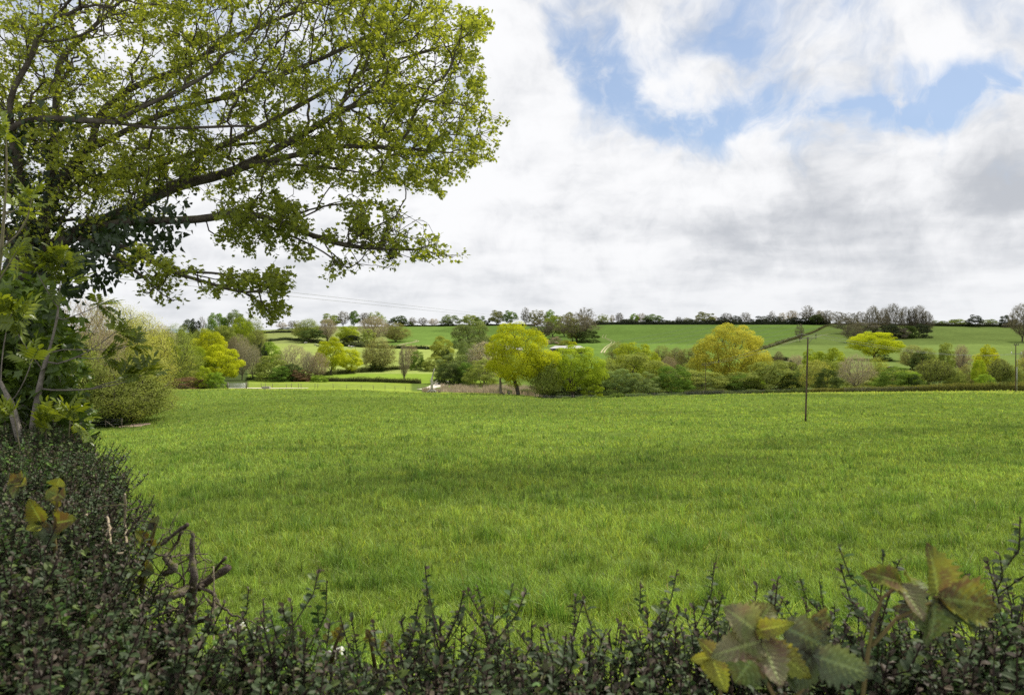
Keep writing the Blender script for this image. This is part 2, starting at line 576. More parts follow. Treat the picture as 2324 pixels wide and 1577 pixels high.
# ------------------------------------------------------------------ unseen clouds added overhead, placed so their shade lies on the land
def shade_cloud(center_ground, half, T, seed, h=1100.0):
    m, n = newmat('thin_shade_cloud')
    d = n.n('ShaderNodeBsdfDiffuse', ins={'Color': (.9, .9, .92, 1)}); t = n.n('ShaderNodeBsdfTransparent')
    n.n('ShaderNodeOutputMaterial', ins={0: n.n('ShaderNodeMixShader', ins={0: math.sqrt(T), 1: d.outputs[0], 2: t.outputs[0]}).outputs[0]})
    nu, nv = 96, 24
    a = np.linspace(0, 2 * np.pi, nu, endpoint=False)[None]; b = np.linspace(-np.pi / 2, np.pi / 2, nv)[:, None]
    x, y, z = np.cos(b) * np.cos(a), np.cos(b) * np.sin(a), np.sin(b) + 0 * a
    k = .62 + .75 * fbm(x * 1.6 + 5 + seed * 7, y * 1.6 + seed * 3, seed, 5) + .12 * (fbm(x * 7, y * 7, seed + 5, 3) - .5)
    V = np.stack([x * k * half[0], y * k * half[1], z * (60 + 90 * fbm(x * 3, y * 3, seed + 9, 3))], -1).reshape(-1, 3)
    i = np.arange(nv - 1)[:, None] * nu; j = np.arange(nu)[None]
    q = np.stack([i + j, i + (j + 1) % nu, i + nu + (j + 1) % nu, i + nu + j], -1).reshape(-1, 4)
    g = np.array(center_ground, float); s = np.array(sun_dir)
    put('shade_cloud', mesh('shade_cloud', V, [q], m), None, g + s * ((h - g[2]) / s[2]), kind='structure')


shade_cloud((300, 760, 20), (330, 175), .60, 3)
shade_cloud((-10, 82, -8), (95, 33), .86, 6, 700)
shade_cloud((25, 9, -4), (45, 13), .78, 8, 600)


# ------------------------------------------------------------------ growing trees
def grow(P0, par0, att, seg, rng, bf=.35, bias=.5, jit=.06, order=None):
    """joins every target point to the cheapest point of the tree so far, with a bent twig in between"""
    P0 = np.asarray(P0, float); att = np.asarray(att, float)
    cap = len(P0) + int(len(att) * 14) + 50
    P = np.zeros((cap, 3)); par = np.full(cap, -1); L = np.zeros(cap); D = np.zeros((cap, 3))
    n = len(P0); P[:n] = P0; par[:n] = par0
    for i in range(n):
        if par[i] >= 0:
            e = P[i] - P[par[i]]; l = np.linalg.norm(e); L[i] = L[par[i]] + l; D[i] = e / max(l, 1e-6)
        else:
            D[i] = (0, 0, 1)
    if order is None:
        dmin = np.full(len(att), 1e9)
        for i in range(n):
            dmin = np.minimum(dmin, np.linalg.norm(att - P[i], axis=1))
        order = np.argsort(dmin)
    tips = []
    for a in att[order]:
        v = a - P[:n]; d = np.linalg.norm(v, axis=1) + 1e-9
        cs = (v * D[:n]).sum(1) / d
        cost = d * (1 + bias * (1 - cs)) + bf * L[:n]
        i = int(np.argmin(cost)); dist = d[i]
        m = min(12, max(1, int(math.ceil(dist / seg))))
        if n + m + 2 > cap:
            break
        c1 = P[i] + D[i] * dist * .45
        t = (np.arange(1, m + 1) / m)[:, None]
        Q = (1 - t) ** 2 * P[i] + 2 * t * (1 - t) * (c1 * .6 + (P[i] + a) / 2 * .4) + t * t * a
        if m > 1:
            Q[:-1] += rng.normal(0, jit * min(seg, dist / m), (m - 1, 3))
        pv = i
        for q in Q:
            P[n] = q; par[n] = pv
            e = q - P[pv]; l = np.linalg.norm(e); L[n] = L[pv] + l; D[n] = e / max(l, 1e-6)
            pv = n; n += 1
        tips.append(n - 1)
    return P[:n], par[:n], D[:n], np.array(tips, int)


def radii(P, par, r_tip, r_root):
    n = len(P); w = np.zeros(n); hasc = np.zeros(n, bool)
    for i in range(n):
        if par[i] >= 0: hasc[par[i]] = True
    w[~hasc] = 1
    for i in range(n - 1, -1, -1):
        if par[i] >= 0: w[par[i]] += w[i]
    al = math.log(r_root / r_tip) / math.log(max(w.max(), 2))
    return r_tip * w ** al, w


def branch_tubes(P, par, R, mb_thick, mb_thin, thr, kmax=8):
    n = len(P); kids = [[] for _ in range(n)]
    for i in range(n):
        if par[i] >= 0: kids[par[i]].append(i)
    starts = [(i, -1) for i in range(n) if par[i] < 0]
    while starts:
        i, p = starts.pop()
        ch = [] if p < 0 else [p]
        idx = [i]
        while kids[idx[-1]]:
            ks = kids[idx[-1]]
            b = max(ks, key=lambda k: R[k])
            for k in ks:
                if k != b: starts.append((k, idx[-1]))
            idx.append(b)
        full = ch + idx
        if len(full) < 2: continue
        rr = R[full].copy()
        if p >= 0: rr[0] = min(rr[0], rr[1] * 1.15)
        rr[-1] *= .5
        big = rr.max()
        # a chain may start thick and end thin: cut it where it passes the threshold
        if mb_thin is None or big <= thr or rr.min() > thr:
            mb = mb_thick if (mb_thin is None or big > thr) else mb_thin
            k = 3 if big < thr * .7 else 5 if big < thr * 2.5 else kmax
            mb.tube(P[full], rr, k, cap=big > thr, var=.3)
        else:
            c = int(np.argmax(rr <= thr)); c = max(c, 1)
            mb_thick.tube(P[full[:c + 1]], rr[:c + 1], kmax if big > thr * 2.5 else 5, var=.3)
            if len(full) - c >= 2:
                mb_thin.tube(P[full[c:]], rr[c:], 3, cap=False, var=.3)


def quads(pos, nrm, size, rng, aspect=.75, var=None):
    """leaf-sized faces"""
    n = len(pos)
    nrm = unit(nrm)
    u = unit(np.cross(nrm, rng.normal(size=(n, 3)))); v = np.cross(nrm, u)
    s = size * rng.uniform(.6, 1.3, n)[:, None]
    u = u * s * .5; v = v * s * .5 * aspect
    bow = nrm * s * .12
    V = np.stack([pos - u - bow, pos - v * .9 + u * .1, pos + u - bow, pos + v * .9 + u * .1], 1).reshape(-1, 3)
    q = np.arange(4 * n).reshape(n, 4)
    if var is None: var = rng.uniform(.2, .8, n)
    return V, [q], np.repeat(var, 4)


def crown_shape(kind):
    return {'oak': (.20, .30, 2.4), 'bush': (.0, .05, 2.6), 'airy': (.10, .2, 2.4), 'bare': (.16, .42, 2.2),
            'coppice': (.28, .35, 2.2), 'ivy': (.12, .5, 2.0), 'dark': (.04, .25, 2.0), 'tall': (.12, .4, 1.7)}[kind]


def env_points(kind, n, rng, shell=0.0):
    h0, lo, p = crown_shape(kind)
    ph1, ph2, ph3 = rng.uniform(0, 6.28, 3)
    out = []
    while len(out) < n:
        u = rng.uniform(0, 1, 400); a = rng.uniform(0, 6.283, 400); r = np.sqrt(rng.uniform(shell, 1, 400))
        rad = .5 * np.clip((u + .03) / lo, 0, 1) ** .7 * np.sqrt(np.clip(1 - u ** p, 0, 1))
        rad = rad * (1 + .13 * np.sin(2 * a + ph1) + .10 * np.sin(3 * a + 5 * u + ph2) + .07 * np.sin(5 * a - 7 * u + ph3))
        keep = rng.uniform(0, 1, 400) < (rad / .5) ** 1.3 + .05
        z = h0 + (1 - h0) * u
        out.extend(np.stack([rad * r * np.cos(a), rad * r * np.sin(a), z], -1)[keep])
    return np.array(out[:n])


def spaced(pts, d):
    keep = []
    for p in pts:
        if not keep or np.min(np.linalg.norm(np.array(keep) - p, axis=1)) > d: keep.append(p)
    return np.array(keep)


def tree_meshes(kind, seed, lod, scale_leaf=1.0):
    rng = np.random.default_rng(seed * 77 + 5)
    near = lod == 'near'; hero = lod == 'hero'
    h0 = crown_shape(kind)[0]
    trunk = MB(); crown = MB(); ivy = None
    lean = rng.normal(0, .03, 2)
    if kind == 'coppice':
        P0 = []; par0 = []
        for s in range(9 if near else 5):
            a = rng.uniform(0, 6.28); r0 = rng.uniform(.0, .16); b = len(P0)
            for k in range(6):
                t = k / 5
                P0.append([math.cos(a) * (r0 + .16 * t ** 1.5) + rng.normal(0, .006), math.sin(a) * (r0 + .16 * t ** 1.5) + rng.normal(0, .006), .55 * t])
                par0.append(b + k - 1 if k else -1)
    else:
        hh = {'bush': .35, 'dark': .5, 'tall': .7, 'ivy': .62, 'bare': .5}.get(kind, .42)
        ts = np.linspace(0, 1, 7)
        P0 = np.stack([lean[0] * ts * 2 + rng.normal(0, .006, 7) * (ts > 0), lean[1] * ts * 2 + rng.normal(0, .006, 7) * (ts > 0), ts * hh], -1)
        par0 = np.arange(-1, 6)
    ctr = np.array([0, 0, h0 + (1 - h0) * .4])
    if kind in ('oak', 'bush', 'dark', 'tall'):
        nb = 110 if hero else 62 if near else 26
        bl = spaced(env_points(kind, 900 if hero else 500, rng, .28), .105 if hero else .13 if near else .17)[:nb]
        br = rng.uniform(.075, .135, len(bl)) * (.9 if hero else 1.05 if near else 1.3)
        att = np.concatenate([bl * .96, env_points(kind, 60 if near or hero else 15, rng, .0) * np.array([.9, .9, 1])])
        P, par, D, tips = grow(P0, par0, att, .06, rng, .3)
        R, w = radii(P, par, .0025 if hero or near else .004, .030 if kind != 'bush' else .014)
        branch_tubes(P, par, R, trunk, None, .004, 8 if hero or near else 5)
        per = 330 if hero else 240 if near else 80
        size = (.0185 if hero else .025 if near else .050) * scale_leaf
        pos = []; nr = []; va = []
        for c, r in zip(bl, br):
            m = int(per * (r / .1) ** 2 * rng.uniform(.7, 1.2))
            d = unit(rng.normal(size=(m, 3)) + np.array([0, 0, .35]) + unit(c - ctr) * .45)
            rr = r * rng.uniform(.55, 1.12, m) ** .7
            pos.append(c + d * rr[:, None] * np.array([1.15, 1.15, .8]))
            nr.append(d * 1.0 + rng.normal(0, .26, (m, 3)) + np.array([0, 0, .3]))
            va.append(np.clip(rng.uniform(.25, .75) + rng.normal(0, .08, m), 0, 1))
        pos = np.concatenate(pos)
        if kind in ('bush', 'dark'): pos[:, 2] = np.maximum(pos[:, 2], .005)
        crown.add(*quads(pos, np.concatenate(nr), size, rng, .8, np.concatenate(va)))
    else:
        na = {'hero': 1000, 'near': 620, 'far': 190}[lod]
        if kind == 'airy': na = int(na * .8)
        att = env_points(kind, na, rng, .12)
        P, par, D, tips = grow(P0, par0, att, .05, rng, .38, .6)
        R, w = radii(P, par, .0016 if near or hero else .0024, .024 if kind != 'coppice' else .010)
        thin = crown if kind in ('bare', 'ivy') else trunk
        branch_tubes(P, par, R, trunk, thin if thin is not trunk else None, .006, 7 if near or hero else 5)
        # fine twigs off every tip
        nt = {'hero': 8, 'near': 12, 'far': 12}[lod]
        if kind in ('bare', 'ivy', 'coppice'):
            base = np.repeat(np.arange(len(P))[len(P0):], 1)
            base = rng.choice(base, len(tips) * nt)
            o = P[base]; d = unit(D[base] * .8 + rng.normal(0, .55, (len(base), 3)) + np.array([0, 0, .25]))
            ln = rng.uniform(.03, .085, len(base))[:, None]
            wv = unit(np.cross(d, rng.normal(size=d.shape))) * ({'hero': .0011, 'near': .0017, 'far': .0030}[lod])
            mid = o + d * ln * .5 + rng.normal(0, .006, d.shape)
            V = np.stack([o - wv, o + wv, mid + wv * .8, mid - wv * .8, o + d * ln], 1).reshape(-1, 3)
            b = np.arange(len(base))[:, None] * 5
            (crown if thin is crown else trunk).add(V, [b + np.array([[0, 1, 2, 3]]), b + np.array([[3, 2, 4]])], .45)
        # leaves or buds
        per = {'airy': {'hero': 30, 'near': 28, 'far': 20}, 'coppice': {'hero': 22, 'near': 18, 'far': 14}}.get(kind, {'hero': 11, 'near': 13, 'far': 12})[lod]
        size = {'airy': {'hero': .0135, 'near': .022, 'far': .044}}.get(kind, {'hero': .0095, 'near': .015, 'far': .030})[lod] * scale_leaf
        if kind == 'coppice': size *= 1.5
        ii = np.repeat(tips, per)
        sp = .035 if kind in ('airy', 'coppice') else .045
        pos = P[ii] + rng.normal(0, sp, (len(ii), 3)) * np.array([1.1, 1.1, .7])
        va = np.clip(np.repeat(rng.uniform(.25, .75, len(tips)), per) + rng.normal(0, .12, len(ii)), 0, 1)
        nr = unit(P[ii] - ctr) * .8 + unit(pos - P[ii]) * .4 + rng.normal(0, .3, (len(ii), 3)) + np.array([0, 0, .4])
        crown.add(*quads(pos, nr, size, rng, .8, va))
        if kind == 'ivy':
            ivy = MB(); m = 900 if near else 300
            z = rng.uniform(0, .72, m) ** 1.0; a = rng.uniform(0, 6.28, m)
            r = (.045 + .05 * vnoise(z * 9, a * 1.2, seed)) * (1.15 - z)
            tp = np.stack([np.interp(z, P0[:, 2], P0[:, 0]) + r * np.cos(a), np.interp(z, P0[:, 2], P0[:, 1]) + r * np.sin(a), z], -1)
            ivy.add(*quads(tp, np.stack([np.cos(a), np.sin(a), .4 + 0 * a], -1) + rng.normal(0, .4, (m, 3)), .022 if near else .04, rng))
    key = f'{kind}_{lod}_{seed}'
    out = {'trunk': trunk.me('trunk', M['trunk']), 'crown': crown.me('crown', M['crown'])}
    if ivy: out['ivy'] = ivy.me('ivy', M['ivy_far'])
    return out


M['ivy_far'] = leaf_material('ivy_mass', (.028, .042, .014), .12, .2, .04)
_protos = {}


def proto(kind, seed, lod):
    k = (kind, seed, lod)
    if k not in _protos: _protos[k] = tree_meshes(kind, seed, lod)
    return _protos[k]


ZONE = {1: (0.0, .25, 665.7, .25), 2: (544.7, .2083, 665.7, .2083), 3: (968.3, .2083, 665.7, .2083),
        4: (1392., .2083, 665.7, .2083), 5: (1839.8, .2083, 665.7, .2083), 0: (0, 1., 0, 1.)}
TINT = dict(yellow=(.41, .44, .022), gold=(.42, .42, .062), lime=(.29, .36, .03), green=(.105, .165, .030), olive=(.185, .22, .05),
            grey_green=(.145, .185, .065), dark=(.052, .066, .038), deep=(.078, .112, .034), bare=(.20, .185, .135), brown=(.145, .125, .085),
            amber=(.22, .24, .045), pale=(.27, .235, .18), olive_brown=(.17, .175, .06), pink=(.23, .19, .14), fresh=(.17, .245, .03),
            russet=(.15, .095, .055), smoke=(.17, .155, .12), airy_lime=(.27, .28, .07))
_cnt = {}


def plant(zone, cx, w, top, dist, kind, tint, name, label, cat='tree', group=None, lod=None, seed=None, sink=.15, lean=0.0):
    x0, k, y0, ky = ZONE[zone]
    c = x0 + cx * k; r = y0 + top * ky
    g = on_ground(c, dist)
    H = (CY - r) / F * dist - g[2]
    Wd = w * k / F * dist
    H = max(H, 1.0) + sink
    Wd *= {'bush': 1.3, 'airy': 1.28, 'oak': 1.12, 'bare': 1.15, 'ivy': 1.15}.get(kind, 1.1)
    lod = lod or ('near' if dist < 360 else 'far')
    nvar = 3
    i = _cnt[kind, lod] = _cnt.get((kind, lod), 0) + 1
    me = proto(kind, (i % nvar) if seed is None else seed, lod)
    rz = (i * 2.399) % 6.283
    o = root(name, (g[0], g[1], g[2] - sink), label, cat, group, rz)
    o.scale = (Wd, Wd, H)
    if lean: o.rotation_euler = (0, lean, rz * 0)
    for pn, m in me.items():
        ch = put(pn, m, o)
        if pn == 'crown':
            t = np.array(TINT[tint]) * (1.0 if tint in ('dark', 'deep', 'smoke', 'yellow', 'gold', 'lime') else 1.4); j = np.random.default_rng(i * 13 + int(dist)); j = j.uniform(.9, 1.1) * j.uniform(.97, 1.03, 3)
            ch.color = (*(t * j), 1)
    return o


B, T_, S = 'bush', 'tree', 'shrub'
SK = 'trees along the skyline'; VA = 'trees in the valley behind the pasture'; HI = 'trees on the far slope'; WD = 'woodland on the pasture edge'
BR, OK, WI, HO, AL = 'bare_tree', 'oak_tree', 'willow_bush', 'holly_tree', 'alder_tree'
CATALOG = [
 # --- zone 3: the middle, around the big yellow oak
 (3, 1000, 640, 352, 173, 'oak', 'yellow', OK, 'tallest bright yellow oak, standing alone at the edge of the near pasture', T_, VA, 'hero'),
 (3, 1600, 540, 578, 180, 'oak', 'lime', OK, 'broad lime green tree below the barn roof, beside the yellow oak', T_, VA, 'hero'),
 (3, 1285, 300, 665, 174, 'airy', 'olive', AL, 'thin olive tree with one dark stem between yellow oak and lime tree', T_, VA),
 (3, 1800, 190, 925, 176, 'bush', 'lime', 'hazel_bush', 'low lime bush at the foot of the broad lime tree', B, VA),
 (3, 300, 310, 660, 238, 'bush', 'grey_green', WI, 'rounded grey-green willow next to the dead white tree', B, VA),
 (3, 250, 200, 770, 230, 'bush', 'deep', WI, 'small dark green bush fronting the willow by the dead white tree', B, VA),
 (3, 430, 190, 760, 232, 'bush', 'green', WI, 'small mid green bush, second from the dead white tree', B, VA),
 (3, 630, 330, 520, 242, 'airy', 'pale', WI, 'pale twiggy willow just behind the yellow oak', T_, VA),
 (3, 600, 290, 720, 225, 'bush', 'olive', WI, 'olive bush filling the gap against the yellow oak trunk', B, VA),
 (3, 440, 250, 530, 300, 'bush', 'grey_green', WI, 'smooth round grey-green bush under the tall poplar', B, VA),
 (3, 490, 430, 286, 390, 'tall', 'grey_green', 'poplar_tree', 'tall dense grey-green poplar standing above the round bush', T_, VA, 'near'),
 (3, 170, 215, 488, 330, 'oak', 'amber', OK, 'amber tinged oak at the corner of the pale field', T_, VA),
 (3, 215, 130, 620, 322, 'bush', 'deep', WI, 'dark green bush leaning on the amber oak', B, VA),
 (3, 90, 220, 690, 318, 'bush', 'olive', 'bramble_bush', 'low olive scrub along the bank below the amber oak', B, VA),
 (3, 1270, 320, 296, 620, 'bare', 'smoke', BR, 'dense brown leafless tree above and beside the yellow oak top', T_, HI),
 (3, 1380, 190, 250, 635, 'oak', 'olive', OK, 'yellow-olive tree wedged between two brown leafless domes', T_, HI),
 (3, 1640, 440, 225, 600, 'bare', 'smoke', BR, 'biggest brown leafless dome, right above the barn roof', T_, HI, 'near'),
 (3, 1590, 160, 260, 598, 'airy', 'olive', AL, 'olive streaked young tree in the middle of the brown dome', T_, HI),
 (3, 1730, 230, 152, 660, 'bare', 'smoke', BR, 'tall grey leafless dome rising behind the barn copse', T_, HI),
 (3, 1500, 190, 215, 665, 'oak', 'olive_brown', OK, 'olive-brown round top showing behind the barn copse', T_, HI),
 (3, 1750, 190, 400, 590, 'bush', 'deep', 'holly_bush', 'dark green undergrowth at the field end of the barn copse', B, HI),
 (3, 1370, 150, 470, 575, 'bush', 'pink', BR, 'pinkish brown low tree behind the near end of the barn', T_, HI),
 (3, 1500, 110, 510, 555, 'bush', 'amber', 'hazel_bush', 'amber bush directly behind the barn roof', B, HI),
 (3, 1590, 85, 525, 552, 'bush', 'yellow', 'hazel_bush', 'small bright yellow bush behind the barn roof', B, HI),
 (3, 260, 170, 243, 810, 'oak', 'grey_green', OK, 'grey-green dome on the skyline, first clear of the poplar top', T_, SK),
 (3, 480, 170, 238, 815, 'oak', 'olive', OK, 'wide olive crown on the skyline straight above the poplar', T_, SK),
 (3, 580, 120, 250, 812, 'oak', 'green', OK, 'green crown just touching the wide olive crown above the poplar', T_, SK),
 (3, 655, 80, 285, 810, 'bush', 'deep', 'holly_bush', 'low dark skyline bush between poplar and paired round trees', B, SK),
 (3, 760, 165, 198, 808, 'oak', 'olive_brown', OK, 'olive-brown half of the paired round skyline trees', T_, SK),
 (3, 910, 140, 196, 806, 'oak', 'green', OK, 'fresh green half of the paired round skyline trees', T_, SK),
 (3, 1080, 110, 153, 800, 'bare', 'smoke', BR, 'slim tall leafless tree at the start of the barn copse skyline', T_, SK),
 (3, 1205, 180, 175, 800, 'airy', 'olive_brown', OK, 'part leafed olive-brown skyline tree beside a slim leafless one', T_, SK),
 (3, 1350, 120, 183, 802, 'oak', 'fresh', OK, 'bright green pointed skyline tree just before the barn copse', T_, SK),
 (3, 1930, 130, 226, 815, 'airy', 'olive', OK, 'thin olive skyline tree just after the barn copse', T_, SK),
 (3, 2022, 60, 233, 815, 'bare', 'pale', BR, 'small pale leafless skyline tree after the thin olive one', T_, SK),
 (3, 2100, 110, 208, 815, 'bare', 'smoke', BR, 'spiky leafless skyline tree above the tyre tracks', T_, SK),
 (3, 2165, 70, 280, 812, 'bush', 'dark', 'holly_bush', 'dark low bush beside the spiky skyline tree', B, SK),
 # --- zone 4
 (4, 222, 90, 230, 815, 'oak', 'fresh', OK, 'small round lime skyline tree beyond the crop field', T_, SK),
 (4, 268, 60, 225, 818, 'bare', 'pale', BR, 'pale slim leafless tree touching the small lime skyline tree', T_, SK),
 (4, 312, 95, 214, 818, 'bare', 'pink', BR, 'pinkish leafless skyline tree before the long green dome', T_, SK),
 (4, 430, 180, 234, 815, 'oak', 'green', OK, 'long green dome on the skyline over the crop field', T_, SK),
 (4, 540, 90, 284, 815, 'bush', 'dark', 'holly_bush', 'dark lump in the skyline hedge past the long green dome', B, SK),
 (4, 620, 110, 290, 815, 'bush', 'deep', 'holly_bush', 'deep green lump in the skyline hedge past the dark one', B, SK),
 (4, 710, 75, 253, 818, 'bare', 'smoke', BR, 'tiny leafless skyline tree standing alone over the crop field', T_, SK),
 (4, 800, 90, 264, 816, 'airy', 'olive_brown', OK, 'little half leafed skyline tree next to the tiny leafless one', T_, SK),
 (4, 880, 70, 286, 815, 'bush', 'dark', 'holly_bush', 'dark hedge lump before the flat topped skyline oak', B, SK),
 (4, 1003, 165, 204, 814, 'oak', 'olive_brown', OK, 'flat topped brownish oak on the skyline above the golden tree', T_, SK),
 (4, 912, 45, 258, 817, 'bare', 'pale', BR, 'faint leafless sapling against the flat topped skyline oak', T_, SK),
 (4, 1108, 60, 248, 816, 'bare', 'pale', BR, 'pale leafless sapling just past the flat topped skyline oak', T_, SK),
 (4, 1180, 85, 258, 814, 'bush', 'dark', 'holly_tree', 'dark ivy lump under the forked leafless skyline tree', T_, SK),
 (4, 1235, 150, 213, 815, 'ivy', 'smoke', BR, 'forked leafless skyline tree with ivy on its stem', T_, SK),
 (4, 1335, 115, 246, 813, 'dark', 'dark', HO, 'dark pyramid shaped evergreen, first of three on the skyline', T_, SK),
 (4, 1440, 120, 204, 816, 'bare', 'smoke', BR, 'leafless skyline tree between the first two dark evergreens', T_, SK),
 (4, 1640, 170, 238, 813, 'dark', 'dark', HO, 'widest dark evergreen of the three on the skyline', T_, SK),
 (4, 1528, 90, 275, 815, 'bush', 'dark', 'holly_bush', 'dark hedge lump before the widest evergreen', B, SK),
 (4, 1725, 85, 193, 816, 'bare', 'smoke', BR, 'slim leafless skyline tree just past the widest evergreen', T_, SK),
 (4, 1800, 135, 254, 813, 'dark', 'dark', HO, 'low dark evergreen, last of three on the skyline', T_, SK),
 (4, 1838, 90, 209, 818, 'bare', 'pale', BR, 'pale leafless tree behind the last dark evergreen', T_, SK),
 (4, 1950, 160, 183, 815, 'bare', 'pink', BR, 'spreading pinkish leafless tree over the hill hedge junction', T_, SK),
 (4, 2000, 120, 262, 808, 'bush', 'dark', 'holly_bush', 'dark bush beneath the spreading pinkish tree', B, SK),
 (4, 2115, 175, 133, 812, 'bare', 'smoke', BR, 'tallest dark leafless tree at the top of the diagonal hedge', T_, SK),
 (4, 2105, 150, 262, 806, 'bush', 'dark', 'holly_bush', 'dark bush at the foot of the tallest skyline tree', B, SK),
 (4, 2230, 110, 235, 805, 'oak', 'deep', OK, 'deep green round tree beside the tallest skyline tree', T_, SK),
 (4, 2250, 110, 188, 815, 'bare', 'pale', BR, 'pale leafless tree behind the deep green round one', T_, SK),
 (4, 2030, 105, 330, 600, 'bare', 'smoke', BR, 'little fan shaped leafless tree midway up the diagonal hedge', T_, HI),
 (4, 1545, 115, 498, 470, 'airy', 'olive', OK, 'small olive tree at the lower end of the diagonal hedge', T_, HI, 'near'),
 (4, 225, 430, 548, 222, 'oak', 'lime', OK, 'lime green oak crown rising behind the big willow thicket', T_, VA),
 (4, 40, 260, 525, 232, 'airy', 'olive_brown', OK, 'olive-brown crown between barn and lime oak crown', T_, VA),
 (4, 250, 500, 655, 198, 'bush', 'olive', WI, 'largest olive willow in front of the lime oak crown', B, VA),
 (4, -70, 300, 700, 195, 'airy', 'olive', WI, 'olive twiggy willow touching the broad lime tree', B, VA),
 (4, 60, 270, 830, 186, 'bush', 'grey_green', WI, 'silvery grey-green willow low in the thicket, near the fence', B, VA),
 (4, 330, 260, 860, 184, 'bush', 'grey_green', WI, 'second silvery willow in the thicket, below the largest one', B, VA),
 (4, 640, 290, 785, 188, 'bush', 'green', WI, 'green willow at the end of the thicket, before the leaning pole', B, VA),
 (4, 530, 270, 568, 305, 'airy', 'olive_brown', OK, 'brown-olive tree on the slope past the lime oak crown', T_, VA),
 (4, 600, 220, 690, 240, 'bare', 'pink', BR, 'pinkish leafless tree peeping over the green willow', T_, VA),
 (4, 690, 200, 590, 310, 'ivy', 'brown', BR, 'ivy dark tree among the brown-olive trees on the slope', T_, VA),
 (4, 850, 310, 585, 300, 'airy', 'olive_brown', OK, 'broad brown-olive tree touching the golden tree', T_, VA),
 (4, 850, 270, 755, 235, 'airy', 'olive', WI, 'wispy olive willow behind the pale short pole', B, VA),
 (4, 1280, 640, 362, 212, 'oak', 'gold', OK, 'tall golden pear shaped tree with dark limbs showing', T_, VA, 'hero', 1),
 (4, 1400, 260, 890, 192, 'bush', 'green', WI, 'green bush under the golden tree limbs', B, VA),
 (4, 1560, 170, 900, 190, 'bush', 'fresh', WI, 'fresh green bush past the golden tree', B, VA),
 (4, 1730, 470, 738, 190, 'bush', 'olive', WI, 'big smooth dome shaped olive willow between golden tree and power pole', B, VA),
 (4, 1800, 120, 632, 330, 'ivy', 'brown', BR, 'stubby ivy wrapped tree on the slope before the power pole', T_, VA),
 (4, 1950, 130, 745, 260, 'dark', 'dark', HO, 'dark evergreen spot between olive willow and power pole', T_, VA),
 (4, 1990, 230, 668, 285, 'bare', 'pale', BR, 'pale leafless tree behind the dark evergreen spot', T_, VA),
 (4, 2080, 260, 770, 200, 'airy', 'olive', WI, 'olive twiggy bush cut by the power pole', B, VA),
 (4, 2190, 250, 630, 262, 'oak', 'lime', OK, 'lime dome right behind the power pole top', T_, VA),
 (4, 1950, 200, 860, 185, 'bush', 'deep', WI, 'deep green low bush just before the power pole', B, VA),
 (0, 1590, 105, 842, 197, 'bush', 'olive', WI, 'olive bush between the short pale pole and golden tree trunk', B, VA),
 (0, 1548, 80, 836, 203, 'airy', 'grey_green', WI, 'grey-green thicket just before the short pale pole', B, VA),
 (0, 1305, 130, 842, 199, 'bush', 'deep', WI, 'deep green bushes in the shade behind the broad lime tree trunk', B, VA),
 (0, 1690, 90, 846, 196, 'bush', 'olive', WI, 'olive bush between golden tree and the big willow dome', B, VA),
 (0, 2010, 120, 838, 172, 'bush', 'olive', WI, 'olive bush under the amber leafed tree behind the field hedge', B, VA),
 # --- zone 5
 (5, 272, 225, 616, 258, 'oak', 'lime', OK, 'lime dome, the further of two past the power pole', T_, VA),
 (5, 60, 260, 720, 180, 'airy', 'airy_lime', WI, 'soft lime willow just past the power pole', B, VA),
 (5, 230, 260, 730, 186, 'bush', 'olive', WI, 'olive bush below the further lime dome', B, VA),
 (5, 190, 230, 830, 160, 'bush', 'deep', WI, 'deep green rounded bush behind the start of the field hedge', B, VA),
 (5, 490, 400, 665, 152, 'bare', 'pale', BR, 'wide pale leafless clump with several stems behind field hedge', T_, VA, 'hero'),
 (5, 730, 220, 690, 172, 'airy', 'amber', OK, 'amber leafed tree under the flat topped yellow oak', T_, VA),
 (5, 700, 480, 426, 400, 'oak', 'yellow', OK, 'flat topped yellow oak standing alone on the far hillside', T_, HI, 'hero', 2),
 (5, 790, 140, 660, 385, 'bush', 'deep', 'holly_bush', 'dark bush at the foot of the hillside yellow oak', B, HI),
 (5, 900, 310, 800, 158, 'bush', 'green', WI, 'dense green bush behind the field hedge below three dark cattle', B, VA),
 (5, 1060, 240, 850, 160, 'bush', 'fresh', WI, 'fresh green bush behind the field hedge next to the coppice', B, VA),
 (5, 1125, 130, 885, 157, 'bush', 'deep', WI, 'deep green bush at the foot of the coppice', B, VA),
 (5, 1110, 240, 560, 330, 'airy', 'olive_brown', OK, 'olive-brown hillside tree with a dark stem above the coppice', T_, HI),
 (5, 1190, 170, 640, 322, 'bush', 'deep', 'holly_tree', 'dark ivy mass leaning on the olive-brown hillside tree', T_, HI),
 (5, 1275, 190, 588, 328, 'airy', 'olive', OK, 'olive tree next to the olive-brown hillside tree', T_, HI),
 (5, 1340, 370, 718, 162, 'coppice', 'olive', 'coppiced_alder', 'olive coppiced alder with a row of thin upright stems', T_, VA, 'near'),
 (5, 1465, 180, 548, 265, 'tall', 'olive', OK, 'upright olive tree behind the coppice', T_, VA),
 (5, 1645, 200, 558, 268, 'ivy', 'pink', BR, 'pinkish leafless tree with ivy stem past the upright olive tree', T_, VA),
 (5, 1570, 230, 810, 160, 'airy', 'olive', WI, 'olive thicket between coppice and the slim lime sapling', B, VA),
 (5, 1710, 170, 770, 168, 'airy', 'olive_brown', WI, 'brown-olive thicket behind the slim lime sapling', B, VA),
 (5, 1840, 150, 728, 158, 'oak', 'lime', 'hazel_tree', 'slim bright lime sapling rising from behind the field hedge', T_, VA),
 (5, 1900, 160, 880, 150, 'bush', 'fresh', WI, 'low fresh bush beside the slim lime sapling', B, VA),
